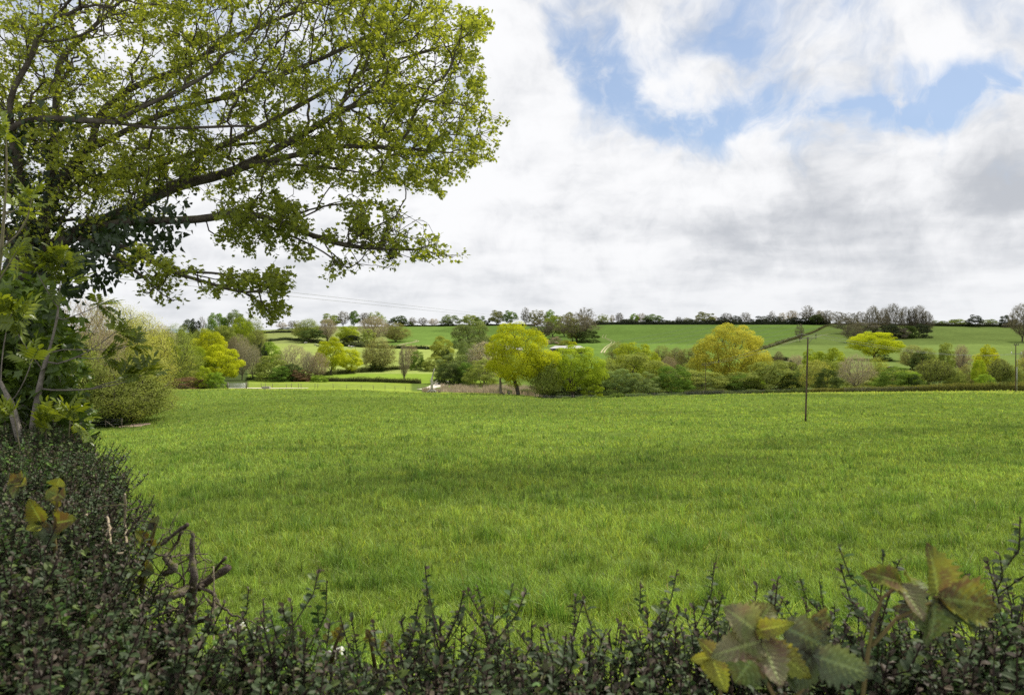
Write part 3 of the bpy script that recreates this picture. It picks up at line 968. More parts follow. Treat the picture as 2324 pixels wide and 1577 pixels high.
 (5, 1925, 235, 586, 232, 'oak', 'yellow', OK, 'rounded yellow-lime tree before the twin armed pole', T_, VA),
 (5, 2060, 290, 716, 165, 'coppice', 'olive', 'coppiced_alder', 'olive coppiced alder just before the twin armed pole', T_, VA, 'near'),
 (5, 2215, 170, 775, 162, 'airy', 'olive', WI, 'olive thicket wrapped round the foot of the twin armed pole', B, VA),
 (5, 2340, 170, 700, 172, 'bush', 'airy_lime', WI, 'lime-olive bush past the twin armed pole at the picture edge', B, VA),
 (5, 2340, 110, 600, 300, 'bare', 'pink', BR, 'pinkish leafless tree at the picture edge above the bush', T_, HI),
 # copse on the hill
 (5, 90, 120, 185, 800, 'bare', 'smoke', BR, 'leafless tree at the thin end of the hilltop copse', T_, SK),
 (5, 60, 130, 235, 795, 'oak', 'deep', OK, 'deep green tree at the hedge end of the hilltop copse', T_, SK),
 (5, 180, 140, 180, 790, 'ivy', 'smoke', BR, 'ivy stemmed leafless tree in the low part of the hilltop copse', T_, SK),
 (5, 300, 180, 198, 770, 'bare', 'smoke', BR, 'dense brown leafless tree in the low part of the hilltop copse', T_, SK),
 (5, 430, 180, 208, 750, 'bare', 'smoke', BR, 'dense brown leafless tree before the copse rises', T_, SK),
 (5, 400, 270, 262, 700, 'bare', 'smoke', BR, 'low brown leafless mass on the field side of the copse', T_, HI),
 (5, 545, 150, 196, 720, 'bare', 'smoke', BR, 'leafless tree where the hilltop copse begins to rise', T_, SK),
 (5, 680, 190, 138, 680, 'bare', 'smoke', BR, 'first tall leafless tree of the hilltop copse', T_, SK, 'near'),
 (5, 800, 150, 160, 690, 'bare', 'smoke', BR, 'narrower leafless tree between the two tallest of the copse', T_, SK, 'near'),
 (5, 895, 190, 114, 670, 'bare', 'smoke', BR, 'tallest leafless tree of the hilltop copse', T_, SK, 'near'),
 (5, 1025, 130, 146, 672, 'bare', 'smoke', BR, 'upright leafless tree just past the tallest of the copse', T_, SK, 'near'),
 (5, 1110, 110, 148, 670, 'bare', 'smoke', BR, 'narrow leafless tree before the end trees of the copse', T_, SK, 'near'),
 (5, 1180, 170, 134, 668, 'bare', 'smoke', BR, 'tall rounded leafless tree near the field end of the copse', T_, SK, 'near'),
 (5, 1265, 140, 196, 662, 'bare', 'smoke', BR, 'drooping leafless tree that ends the hilltop copse', T_, SK, 'near'),
 (5, 620, 280, 320, 650, 'bush', 'smoke', 'thorn_bush', 'brown thorn undergrowth at the near side of the copse', B, HI),
 (5, 840, 200, 338, 640, 'bush', 'dark', 'holly_bush', 'dark green undergrowth in the middle of the copse foot', B, HI),
 (5, 960, 170, 370, 640, 'bush', 'smoke', 'thorn_bush', 'brown undergrowth between two dark green ones at copse foot', B, HI),
 (5, 1045, 160, 356, 645, 'bush', 'deep', 'holly_bush', 'deep green undergrowth under the narrow copse tree', B, HI),
 (5, 1180, 170, 335, 650, 'bush', 'dark', 'holly_bush', 'dark undergrowth that ends the copse on the field side', B, HI),
 (5, 460, 220, 335, 590, 'bare', 'smoke', BR, 'separate round leafless tree on bare soil before the copse', T_, HI, 'near'),
 (5, 1400, 170, 298, 860, 'oak', 'grey_green', OK, 'pale treetop beyond the hill hedge just past the copse', T_, SK),
 (5, 1600, 200, 286, 860, 'oak', 'olive', OK, 'broad pale treetop beyond the middle of the hill hedge', T_, SK),
 (5, 1940, 150, 286, 860, 'oak', 'grey_green', OK, 'pale treetop beyond the hill hedge between two dark hollies', T_, SK),
 (5, 1795, 140, 238, 790, 'dark', 'dark', HO, 'first small dark holly in the far hill hedge', T_, SK),
 (5, 2120, 120, 234, 790, 'dark', 'dark', HO, 'second small dark holly, beside the tall picture edge tree', T_, SK),
 (5, 2190, 130, 280, 780, 'bush', 'smoke', 'thorn_bush', 'brown thorn scrub under the tall picture edge tree', B, SK),
 (5, 2305, 280, 116, 600, 'bare', 'smoke', BR, 'tall leafless tree on the hillside cut by the picture edge', T_, HI, 'near'),
 # --- zone 2
 (2, 20, 210, 520, 246, 'bare', 'bare', AL, 'tall leafless alder behind the metal gate', T_, VA),
 (2, 140, 190, 560, 244, 'bare', 'bare', AL, 'leafless alder with twin dark trunks past the metal gate', T_, VA),
 (2, -70, 180, 480, 262, 'bare', 'brown', AL, 'brown leafless alder rising behind the small yellow bushes', T_, VA),
 (2, 345, 290, 672, 240, 'bush', 'olive', WI, 'round olive willow in the bright strip beyond the pasture', B, VA),
 (2, 340, 220, 550, 305, 'oak', 'fresh', OK, 'fresh green crown above the round olive willow', T_, VA),
 (2, 240, 120, 545, 300, 'dark', 'dark', HO, 'small dark evergreen before the fresh green crown', T_, VA),
 (2, 590, 340, 560, 272, 'bare', 'pale', BR, 'gnarled pale half dead tree with crooked limbs', T_, VA, 'hero'),
 (2, 560, 220, 770, 238, 'bush', 'deep', WI, 'dark shrub under the gnarled pale tree', B, VA),
 (2, 450, 180, 800, 234, 'bush', 'green', WI, 'green shrub between olive willow and dark shrub', B, VA),
 (2, 650, 170, 830, 236, 'bush', 'russet', 'bramble_bush', 'russet bramble by the hollow bank under leafless trees', B, VA),
 (2, 755, 180, 640, 242, 'bare', 'bare', AL, 'narrow leafless tree beside the gnarled pale tree', T_, VA),
 (2, 855, 220, 645, 240, 'bare', 'pink', AL, 'fan shaped pinkish leafless tree next to bright yellow-green tree', T_, VA, 'near', 2),
 (2, 860, 120, 890, 232, 'bush', 'fresh', WI, 'tiny fresh shrub at the start of the clipped hedge', B, VA),
 (2, 985, 300, 502, 288, 'oak', 'yellow', OK, 'taller of two bright yellow-green trees in the pale field', T_, VA, 'near', 1),
 (2, 1195, 240, 615, 300, 'oak', 'yellow', OK, 'smaller of two bright yellow-green trees in the pale field', T_, VA, 'near', 2),
 (2, 1505, 360, 482, 320, 'airy', 'olive_brown', OK, 'spreading half leafed oak alone in the lane hedge', T_, VA),
 (2, 1495, 120, 720, 316, 'bush', 'deep', 'ivy_bush', 'ivy bush round the foot of the spreading half leafed oak', B, VA),
 (2, 1790, 150, 555, 252, 'ivy', 'bare', BR, 'narrow ivy clad tree standing above the clipped hedge', T_, VA),
 (2, 1875, 140, 560, 335, 'bare', 'pink', BR, 'pinkish leafless tree behind the narrow ivy clad tree', T_, VA),
 (2, 1940, 130, 630, 325, 'bush', 'green', WI, 'pointed green bush beside the lane hedge end', B, VA),
 (2, 1185, 215, 362, 560, 'oak', 'lime', OK, 'lime topped tree in the middle of the hillside trees', T_, HI, 'near', 0),
 (2, 1190, 190, 455, 555, 'bush', 'dark', 'holly_bush', 'dark skirt of bushes below the lime topped tree', B, HI),
 (2, 1460, 340, 250, 590, 'bare', 'pale', BR, 'largest pale leafless tree on the hillside next to lime topped tree', T_, HI, 'near', 1),
 (2, 1390, 160, 380, 570, 'airy', 'olive', OK, 'olive tree between lime topped tree and largest pale one', T_, HI),
 (2, 1700, 260, 316, 600, 'airy', 'olive_brown', BR, 'leaning brown-olive tree at the edge of the crop field', T_, HI, 'near', 0),
 (2, 955, 220, 270, 605, 'ivy', 'pale', BR, 'pale leafless hillside tree with ivy trunk', T_, HI, 'near', 0),
 (2, 745, 250, 276, 610, 'airy', 'olive', OK, 'wide olive tree in the hillside group', T_, HI, 'near', 1),
 (2, 780, 200, 390, 590, 'bush', 'deep', 'holly_bush', 'deep green bushes under the wide olive hillside tree', B, HI),
 (2, 640, 140, 300, 640, 'airy', 'olive_brown', OK, 'brown-olive tree before the wide olive hillside tree', T_, HI),
 (2, 570, 100, 294, 760, 'bare', 'smoke', BR, 'rounded leafless skyline tree by the sloping small field', T_, SK),
 (2, 460, 120, 314, 780, 'bare', 'pale', BR, 'small leafless skyline tree, lowest along the ridge', T_, SK),
 (2, 490, 110, 370, 770, 'bush', 'deep', 'holly_bush', 'low skyline bush beneath the small leafless ridge tree', B, SK),
 (2, 985, 200, 228, 780, 'oak', 'olive', OK, 'olive dome on the skyline left end of the ridge row', T_, SK),
 (2, 1125, 150, 193, 785, 'bare', 'smoke', BR, 'fan shaped leafless skyline tree between olive and green domes', T_, SK),
 (2, 1245, 125, 202, 785, 'oak', 'green', OK, 'green skyline tree between two leafless ones over the lime top', T_, SK),
 (2, 1360, 150, 205, 788, 'bare', 'smoke', BR, 'leafless skyline tree just past the green one', T_, SK),
 (2, 1480, 190, 198, 788, 'airy', 'olive', OK, 'olive skyline tree behind the largest pale hillside tree', T_, SK),
 (2, 1735, 150, 248, 812, 'oak', 'deep', OK, 'dark green skyline tree above the leaning brown-olive tree', T_, SK),
 (2, 1650, 110, 288, 810, 'bush', 'dark', 'holly_bush', 'dark skyline bush before the dark green skyline tree', B, SK),
 (2, 1880, 110, 260, 815, 'bare', 'smoke', BR, 'grey leafless skyline tree over the crop field corner', T_, SK),
 (2, 1990, 120, 264, 815, 'bare', 'smoke', BR, 'second grey leafless skyline tree over the crop field', T_, SK),
 (2, 2110, 130, 274, 815, 'bare', 'pink', BR, 'pinkish leafless skyline tree before the grey-green dome', T_, SK),
 (2, 1820, 120, 305, 812, 'bush', 'deep', 'holly_bush', 'deep green skyline bush past the dark green tree', B, SK),
 (2, 2250, 110, 300, 811, 'bush', 'deep', 'holly_bush', 'deep green skyline bush under the grey-green dome', B, SK),
 # --- zone 1: the woods on the left
 (1, 1700, 150, 258, 430, 'oak', 'deep', OK, 'dark green top at the far end of the wooded ridge', T_, WD, 'near', 1),
 (1, 1772, 120, 250, 425, 'dark', 'dark', HO, 'dark evergreen on the wooded ridge', T_, WD),
 (1, 1832, 120, 218, 428, 'ivy', 'smoke', BR, 'leafless ivy stemmed tree on the wooded ridge', T_, WD),
 (1, 1965, 210, 188, 420, 'oak', 'green', OK, 'green round crown, first of the wooded ridge domes', T_, WD, 'near', 2),
 (1, 2140, 230, 174, 425, 'oak', 'grey_green', OK, 'tallest grey-green crown of the wooded ridge', T_, WD, 'near', 0),
 (1, 2195, 190, 243, 400, 'oak', 'lime', OK, 'bright lime crown under the tallest ridge crown', T_, WD, 'near', 1),
 (1, 2290, 200, 205, 415, 'airy', 'olive', OK, 'olive crown at the downhill end of the wooded ridge', T_, WD, 'near'),
 (1, 2040, 220, 300, 385, 'oak', 'olive', OK, 'olive crown in the middle of the wooded slope', T_, WD, 'near', 2),
 (1, 1860, 240, 318, 380, 'airy', 'olive', OK, 'soft olive crown above the upper yellow oak', T_, WD, 'near'),
 (1, 2330, 160, 330, 360, 'airy', 'olive_brown', OK, 'olive-brown tree at the foot of the wooded slope', T_, WD, 'near'),
 (1, 2170, 220, 372, 300, 'bare', 'bare', AL, 'leafless alder between the lime crown and lower yellow oak', T_, WD),
 (1, 1905, 270, 350, 262, 'oak', 'yellow', OK, 'upper of two brilliant yellow oaks near the gate', T_, WD, 'near', 0),
 (1, 2010, 330, 486, 202, 'oak', 'yellow', OK, 'lower of two brilliant yellow oaks near the gate', T_, WD, 'near', 1),
 (1, 1600, 350, 278, 180, 'airy', 'olive', OK, 'pale trunked gnarled oak with bare white limbs', T_, WD, 'hero'),
 (1, 1450, 290, 395, 192, 'oak', 'yellow', OK, 'yellow crown behind the big leaning willow', T_, WD, 'near', 2),
 (1, 1730, 280, 480, 196, 'oak', 'lime', OK, 'yellow-green tree between pale trunked oak and yellow oaks', T_, WD, 'near', 0),
 (1, 1620, 260, 560, 188, 'bush', 'airy_lime', 'hazel_bush', 'yellow-green undergrowth round the pale trunked oak', B, WD),
 (1, 1470, 330, 288, 235, 'bare', 'pale', BR, 'rounded grey-brown leafless dome above the leaning willow', T_, WD),
 (1, 1695, 270, 765, 174, 'bush', 'russet', 'bramble_bush', 'russet bramble heap on the far pasture edge', B, WD),
 (1, 1855, 140, 665, 174, 'bush', 'lime', 'hazel_bush', 'lime hazel bush, nearer the russet bramble, by the gate', B, WD),
 (1, 1955, 140, 715, 174, 'bush', 'fresh', 'hazel_bush', 'fresh hazel bush next to the metal gate', B, WD),
 (1, 1130, 840, 530, 100, 'airy', 'olive', 'willow_tree', 'huge olive goat willow leaning over the pasture', T_, WD, 'hero', 3),
 (1, 1200, 560, 720, 103, 'airy', 'olive', WI, 'lower skirt of the goat willow sweeping down to the grass', B, WD, 'near', 2),
 (1, 800, 560, 20, 122, 'bare', 'pale', BR, 'tall pale leafless tree above the goat willow', T_, WD, 'hero'),
 (1, 1020, 640, 60, 132, 'airy', 'airy_lime', 'maple_tree', 'tall airy yellow-green tree behind the goat willow', T_, WD, 'hero', 1),
 (1, 1300, 480, 180, 142, 'airy', 'airy_lime', 'maple_tree', 'airy yellow-green tree with crooked limbs showing against sky', T_, WD, 'hero', 2),
 (1, 600, 600, 380, 96, 'airy', 'olive', 'maple_tree', 'olive tree crowding the goat willow from the hedge side', T_, WD),
 (1, 760, 480, 1010, 98, 'bush', 'deep', 'bramble_bush', 'dark bramble bank under the goat willow', B, WD),
 (1, 520, 360, 960, 96, 'bush', 'olive_brown', 'bramble_bush', 'dry brown bramble tangle behind the short fence', B, WD),
 (1, 1040, 160, 1090, 97, 'bush', 'deep', 'bramble_bush', 'small dark bramble between the short fence posts', B, WD),
 (1, 330, 560, 520, 60, 'bush', 'deep', 'hawthorn_bush', 'dark hawthorn along the field side beyond the saplings', B, WD, 'hero', 0),
 (1, 120, 520, 420, 30, 'bush', 'deep', 'hawthorn_bush', 'dark hawthorn behind the ash saplings near the trunk', B, WD, 'hero', 1),
]
for e in CATALOG:
    e = list(e)
    kw = {}
    if len(e) > 11: kw['lod'] = e[11]
    if len(e) > 12: kw['seed'] = e[12]
    plant(*e[:11], **kw)


# ------------------------------------------------------------------ hedges, lanes, far hills
def hedge(path, h, w, tint, label, leaf=None, name='hedge', lump=.25, dens=1.0, group='field hedges'):
    P = np.array([on_ground(c, d) for c, d in path])
    L = np.concatenate([[0], np.cumsum(np.linalg.norm(np.diff(P[:, :2], axis=0), axis=1))])
    rng = np.random.default_rng(int(abs(P[0, 0] * 7 + P[0, 1])) % 9999)
    ls = leaf or max(.12, P[:, 1].mean() * .0011)
    hh = lambda s: np.interp(s / L[-1], np.linspace(0, 1, len(np.atleast_1d(h))), np.atleast_1d(h))
    n = int(min(26000, L[-1] * (2 * np.mean(h) + w) / ls ** 2 * 2.6 * dens))
    s = rng.uniform(0, L[-1], n)
    X = np.interp(s, L, P[:, 0]); Y = np.interp(s, L, P[:, 1])
    T = unit(np.stack([np.interp(s, L, np.gradient(P[:, 0])), np.interp(s, L, np.gradient(P[:, 1]))], -1)); N = np.stack([-T[:, 1], T[:, 0]], -1)
    hl = hh(s) * (1 + lump * 2 * (fbm(s / (np.mean(h) * 1.6), s * 0 + 3, 9, 4) - .5))
    a = rng.uniform(-.25, math.pi + .25, n); rr = rng.uniform(.62, 1.06, n)
    off = np.cos(a) * w / 2 * rr * (1 + .2 * (fbm(s / 1.1, a * 2, 4, 3) - .5)); zz = np.clip(np.sin(a) + .1, 0, 1) ** .55 * rr * hl * .96
    low = rng.uniform(0, 1, n) < .25; zz[low] *= rng.uniform(0, 1, low.sum())
    X = X + N[:, 0] * off; Y = Y + N[:, 1] * off
    Z = ground(X, Y) + zz - np.clip((Y - 300) / 500, 0, 1) * .6
    nr = np.stack([N[:, 0] * np.cos(a), N[:, 1] * np.cos(a), np.sin(a) + .3], -1) + rng.normal(0, .45, (n, 3))
    mb = MB(); va = np.clip(fbm(s / (ls * 6), zz / (ls * 6), 31, 3) + rng.normal(0, .12, n), 0, 1)
    mb.add(*quads(np.stack([X, Y, Z], -1), nr, ls, rng, .8, va))
    # woody core
    m = max(6, int(L[-1] / 2))
    sc = np.linspace(0, L[-1], m); cx_ = np.interp(sc, L, P[:, 0]); cy_ = np.interp(sc, L, P[:, 1])
    for f_ in (.36, .10):
        mb.tube(np.stack([cx_, cy_, ground(cx_, cy_) + hh(sc) * f_], -1), np.minimum(hh(sc), w) * .30, 6, var=.15)
    o = put(name, mb.me(name, M['crown']))
    o.color = (*tint, 1)
    return tag(o, label, 'hedge', group)


hedge([(1835, 149), (1950, 146), (2100, 142), (2250, 139), (2430, 136.5)], [.8, 1.2, 1.35, 1.6, 1.8], 1.5, (.19, .19, .05), 'clipped olive hedge along the far edge of the pasture, past the power pole', .17)
hedge([(735, 236), (850, 237), (955, 233)], [1.5, 1.7, 1.5], 1.6, (.125, .14, .05), 'neatly clipped hedge between the bright strip and the lane field')
hedge([(716, 281), (790, 300), (847, 320), (911, 328), (951, 342), (985, 348)], [1.8, 2.2, 2.0, 1.6], 2.4, (.15, .17, .055), 'shaggy hedge under the two bright yellow-green trees')
hedge([(603, 600), (649, 622), (701, 600), (763, 552), (857, 527), (949, 516), (1000, 508)], 2.8, 3, (.08, .10, .045), 'dark hedge along the top of the pale field')
hedge([(585, 700), (630, 715), (690, 715)], 3, 3, (.095, .11, .05), 'short dark hedge on the sloping small field at the ridge end')
hedge([(905, 808), (1000, 808), (1100, 808), (1215, 808)], 2.6, 3, (.10, .11, .045), 'thin hill hedge between the poplar and the ridge trees')
hedge([(1340, 806), (1450, 806), (1600, 806), (1750, 806), (1885, 806)], [4.5, 6, 5, 6.5, 6], 4, (.078, .09, .052), 'tall dark hedgerow on the skyline above the crop field', lump=.8, dens=2.0)
hedge([(1703, 462), (1730, 510), (1790, 610), (1840, 700), (1893, 806)], [2.6, 2.8, 2.2, 2.0], 2.2, (.15, .155, .075), 'shaggy hedge running diagonally up the hill beside the crop field', lump=.5)
hedge([(1890, 806), (1960, 800), (2060, 798)], 3, 3, (.085, .095, .055), 'dark hill hedge running into the copse')
hedge([(2060, 798), (2104, 800), (2220, 800), (2340, 796)], 4.6, 3, (.075, .085, .04), 'straight clipped hill hedge beyond the copse')
hedge([(1727, 395), (1760, 393), (1790, 388)], 2.4, 3, (.035, .05, .022), 'short dark hedge on the slope behind the olive willow dome')
hedge([(1556, 180), (1600, 177), (1642, 174)], [1.0, 1.5, 1.1], 2.2, (.09, .105, .045), 'low bramble hedge at the foot of the golden tree', name='bramble_hedge')
hedge([(1275, 166), (1360, 164.5), (1450, 163), (1560, 161)], [.5, .9, .6], 1.8, (.15, .21, .05), 'low nettle bank along the fence under the broad lime tree', name='nettle_bank', lump=.7)
hedge([(1640, 158), (1730, 154), (1840, 149)], [.7, 1.0, .8], 2.0, (.11, .14, .045), 'low weedy bank under the olive willow dome', name='nettle_bank', lump=.7)
hedge([(2080, 330), (2120, 325), (2160, 318)], 1.6, 3, (.05, .065, .03), 'dark low hedge bank under the olive-brown hillside tree', lump=.5)
hedge([(1130, 190), (1190, 186), (1260, 182)], [1., 1.2, 1.5], 3, (.10, .13, .045), 'weedy bank behind the yellow oak trunk', name='nettle_bank', lump=.6)
hedge([(560, 245), (640, 243), (720, 240)], [1.2, 1.8, 1.4], 3, (.08, .105, .035), 'rough undergrowth below the leafless alders by the bright strip', name='undergrowth_bank', lump=.7)

# far ridge beyond the left end, distance haze painted in as blue
def far_hills():
    X = np.linspace(-6500, -900, 120); n = len(X)
    top = 96 + 50 * fbm(X / 900., X * 0, 91, 4)
    rows = [(4600, -60, 0), (5000, .55, 1), (5400, 1.0, 1), (6200, -60, 0)]
    V = []
    for y, k, f in rows:
        V.append(np.stack([X, np.full(n, y) + 120 * fbm(X / 500., X * 0 + y, 7, 3), (top * k if f else np.full(n, k))], -1))
    i = np.arange(n - 1)
    fs = np.concatenate([np.stack([i + k * n, i + 1 + k * n, i + 1 + (k + 1) * n, i + (k + 1) * n], -1) for k in range(3)])
    return mesh('hills', np.concatenate(V), [fs], plain_material('hazed_far_woods', (.17, .21, .24), 1., .004, .3, 0))


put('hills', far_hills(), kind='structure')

M['gravel'] = plain_material('pale_gravel', (.52, .46, .38), .95, 1.5, .3, .3)
M['soil'] = plain_material('trodden_soil', (.34, .25, .18), .95, 1.2, .35, .5)
M['tyre'] = plain_material('worn_crop', (.30, .27, .13), .95, .8, .3, .2)
strip('lane', [(955, 196), (968, 203), (985, 214), (1000, 232), (1009, 252)], np.array([2.6, 3.2, 4.2, 4.6, 3.4]), M['gravel'], .12, 1.0)
strip('track', [(520, 171.5), (560, 172.5), (600, 173), (640, 175), (700, 176.5)], np.array([1.0, 2.4, 2.2, 1.6, .5]), M['gravel'], .14, 1.0)
strip('soil_patch', [(268, 95.5), (300, 96.5), (322, 97.5), (343, 97.5)], np.array([.4, 3.6, 4.2, .5]), M['soil'], .12, .4)
for k in (0, 1):     # the tyre tracks in the crop
    q = [(1364, 470), (1367, 500), (1374, 540), (1386, 575), (1389, 600), (1378, 628), (1366, 650), (1370, 690)]
    strip('tyre_track', [(c + 6.5 * k, d) for c, d in q], np.array([1.0, 1.0, .9, .9, .6, .5, .4, .2]), M['tyre'], .18, 3)
q = [(900, 556), (915, 575), (935, 592), (948, 606), (938, 622)]
for k in (0, 1):
    strip('tyre_track', [(c + 5 * k, d) for c, d in q], np.array([.9, .9, .7, .5]), M['tyre'], .18, 3)
M['tramline'] = plain_material('tramline', (.085, .135, .034), 1., .5, .2, .1)
for k in range(9):
    c0 = 1395 + 48 * k
    strip('tramline', [(c0 - 30, 560), (c0 + 25, 620), (c0 + 95, 690), (c0 + 190, 770)], np.array([.9, .9, .9]), M['tramline'], .15, 4)
strip('tractor_line', [(1715, 520), (1760, 560), (1830, 640), (1885, 700)], np.array([.5, .6, .5]), M['tyre'], .12, 4)

# dead reeds on the wet ground behind the dead tree
def reeds():
    rng = np.random.default_rng(4); n = 9000
    c = rng.uniform(952, 1232, n); d = np.where(c < 1000, rng.uniform(172.5, 180, n), rng.uniform(178, 224, n))
    d = d + 6 * (fbm(c / 22., d * .06, 8, 2) - .5)
    keep = (fbm(c / 14., d / 9., 15, 3) > .33) & ~((c < 985) & (rng.uniform(0, 1, n) < .55)); c, d = c[keep], d[keep]; n = len(c)
    X = (c - CX) / F * d; Z = ground(X, d)
    h = rng.uniform(.5, 1.25, n) * (.7 + .6 * fbm(c / 30., d / 20., 2, 2)); a = rng.uniform(0, 6.28, n); w = .07
    ux, uy = np.cos(a) * w, np.sin(a) * w; lx, ly = rng.normal(0, .22, n), rng.normal(0, .22, n)
    V = np.stack([np.stack([X - ux, d - uy, Z], -1), np.stack([X + ux, d + uy, Z], -1), np.stack([X + ux * .6 + lx * .5, d + uy * .6 + ly * .5, Z + h * .6], -1),
                  np.stack([X - ux * .6 + lx * .5, d - uy * .6 + ly * .5, Z + h * .6], -1), np.stack([X + lx, d + ly, Z + h], -1)], 1).reshape(-1, 3)
    b = np.arange(n)[:, None] * 5
    return mesh('reeds', V, [b + np.array([[0, 1, 2, 3]]), b + np.array([[3, 2, 4]])], leaf_material('dead_reed', (.40, .33, .22), .25, .5, tint=(1, .95, .8)), {'var': np.repeat(np.clip(fbm(c / 12., d / 6., 6, 3) + rng.normal(0, .1, n), 0, 1), 5)})


put('reeds', reeds(), kind='stuff')

# ------------------------------------------------------------------ fences, gate, trough
M['galv'] = plain_material('galvanised_steel', (.62, .62, .60), .5, 6, .1, .05, .3)
M['wire'] = plain_material('fence_wire', (.26, .26, .26), .9, 6, .1, 0)
M['concrete'] = plain_material('old_concrete', (.42, .37, .32), .9, 3, .3, .3)


def fence(posts, label, h=1.15, r=.055, wires=(.45, .8, 1.05), jitter=.08, tint='wood'):
    rng = np.random.default_rng(len(posts) * 3 + int(posts[0][0]))
    P = [on_ground(c, d) for c, d in posts]
    f = root('post_and_wire_fence', P[0], label, 'fence', 'wire fences of the pasture')
    o = np.array(P[0]); tops = []
    for p in P:
        hh = h * rng.uniform(.9, 1.1); l = rng.normal(0, jitter, 2)
        mb = MB(); mb.tube([p - o - [0, 0, .2], p - o + [l[0] * .5, l[1] * .5, hh * .5], p - o + [l[0], l[1], hh]], [r, r, r * .9], 7)
        put('post', mb.me('post', M[tint]), f); tops.append((p - o, l, hh))
    for w in wires:
        mb = MB()
        mb.tube([p + np.array([l[0] * w / hh, l[1] * w / hh, w * h / 1.15]) for p, l, hh in tops], .012, 3, False)
        put('wire', mb.me('wire', M['wire']), f)
    return f


zx = lambda z, x: ZONE[z][0] + x * ZONE[z][1]
fence([(zx(2, x), 175 + .003 * x) for x in (75, 232, 285, 352, 505, 560, 640, 667, 815, 847, 1015, 1162, 1320, 1455, 1580, 1690, 1800, 1940, 2080)],
      'long thin fence between the pasture and the bright strip')
fence([(zx(3, x), 170 - .002 * x) for x in (130, 395, 620, 1070, 1330, 1472, 1600, 1842)], 'sparse fence below the yellow oak and broad lime tree', .9)
fence([(zx(4, x), 160 - .004 * x) for x in (135, 445, 747, 985, 1205, 1650, 1800, 2290)], 'sparse fence along the willow thicket and golden tree', .9)
fence([(zx(5, x), 146.5 - .0038 * x) for x in (375, 560, 1325, 1580, 1815, 2025)], 'fence posts half sunk in the clipped pasture hedge', .9)
fence([(zx(1, x), d) for x, d in ((780, 94), (960, 95.5), (1105, 95), (1015, 104))], 'short weathered fence beside the bare soil patch', 1.15, .07)
fence([(zx(1, x), 172.5) for x in (1495, 1595, 1820, 1890, 1962, 2030)], 'fence in front of the russet bramble and hazel bushes', 1.1)
mb = MB(); g = on_ground(zx(1, 1022), 94.2)
mb.tube([(-.9, 0, 1.0), (.35, .1, .02)], .06, 7)
tag(put('fallen_post', mb.me('fallen_post', M['wood']), None, g), 'broken post leaning low between the short fence posts', 'post')

g = on_ground(538, 171.0)
gate = root('field_gate', g, 'pale metal field gate closing the gap beside the long fence', 'gate')
for x in (-2.15, 2.15):
    mb = MB(); mb.tube([(x, 0, -.2), (x, 0, 1.45)], .11, 8); put('gate_post', mb.me('gate_post', M['wood']), gate)
mb = MB()
for k in range(7): mb.tube([(-2.0, 0, .18 + k * .165), (2.0, 0, .18 + k * .165)], .035, 6)
mb.tube([(-1.98, 0, .15), (-1.98, 0, 1.2)], .04, 6); mb.tube([(1.98, 0, .15), (1.98, 0, 1.2)], .04, 6); mb.tube([(-2, .0, .2), (0, .0, 1.17), (2, 0, .2)], .03, 6); mb.tube([(0, 0, .16), (0, 0, 1.17)], .03, 6)
put('gate_panel', mb.me('gate_panel', M['galv']), gate)

g = on_ground(604, 170.5)
mb = MB()
for x, y, sx_, sy_ in ((0, -.42, 1.75, .1), (0, .42, 1.75, .1), (-.82, 0, .1, .74), (.82, 0, .1, .74)): mb.box((x, y, .3), (sx_, sy_, .6))
mb.box((0, 0, .06), (1.54, .74, .12))
tag(put('water_trough', mb.me('water_trough', M['concrete'], False), None, g), 'concrete water trough on the gravel by the long fence', 'trough')

# ------------------------------------------------------------------ poles and lines
M['polewood'] = bark_material('creosoted_pole', (.085, .062, .045), (.15, .11, .08), 3., .3)
M['porcelain'] = plain_material('porcelain', (.75, .74, .70), .25, 4, .05, 0)
M['brown_glaze'] = plain_material('brown_glaze', (.05, .03, .025), .25, 4, .1, 0)
M['iron'] = plain_material('pole_iron', (.16, .15, .14), .7, 6, .2, .1)


def insulator(mat, parent, p, s=1.0, horizontal=None):
    mb = MB(); prof = [(0, .03), (.05, .07), (.09, .04), (.12, .075), (.17, .045), (.20, .07), (.24, .02)]
    mb.tube([(0, 0, z * s) for z, r in prof], [r * s for z, r in prof], 10)
    o = put('insulator', mb.me('insulator', mat), parent, p)
    if horizontal is not None: o.rotation_euler = (0, math.radians(90) * horizontal, 0)
    return o


def pole(c, d, top_row, label, lean=0, r=.13, arm=None):
    g = on_ground(c, d); H = (CY - top_row) / F * d - g[2]
    o = root('power_pole', g, label, 'power pole', 'wooden poles carrying the power lines')
    mb = MB(); mb.tube([(lean * t, 0, -.3 + (H + .3) * t) for t in np.linspace(0, 1, 8)], np.linspace(r, r * .72, 8), 12)
    put('mast', mb.me('mast', M['polewood']), o)
    return o, g, H


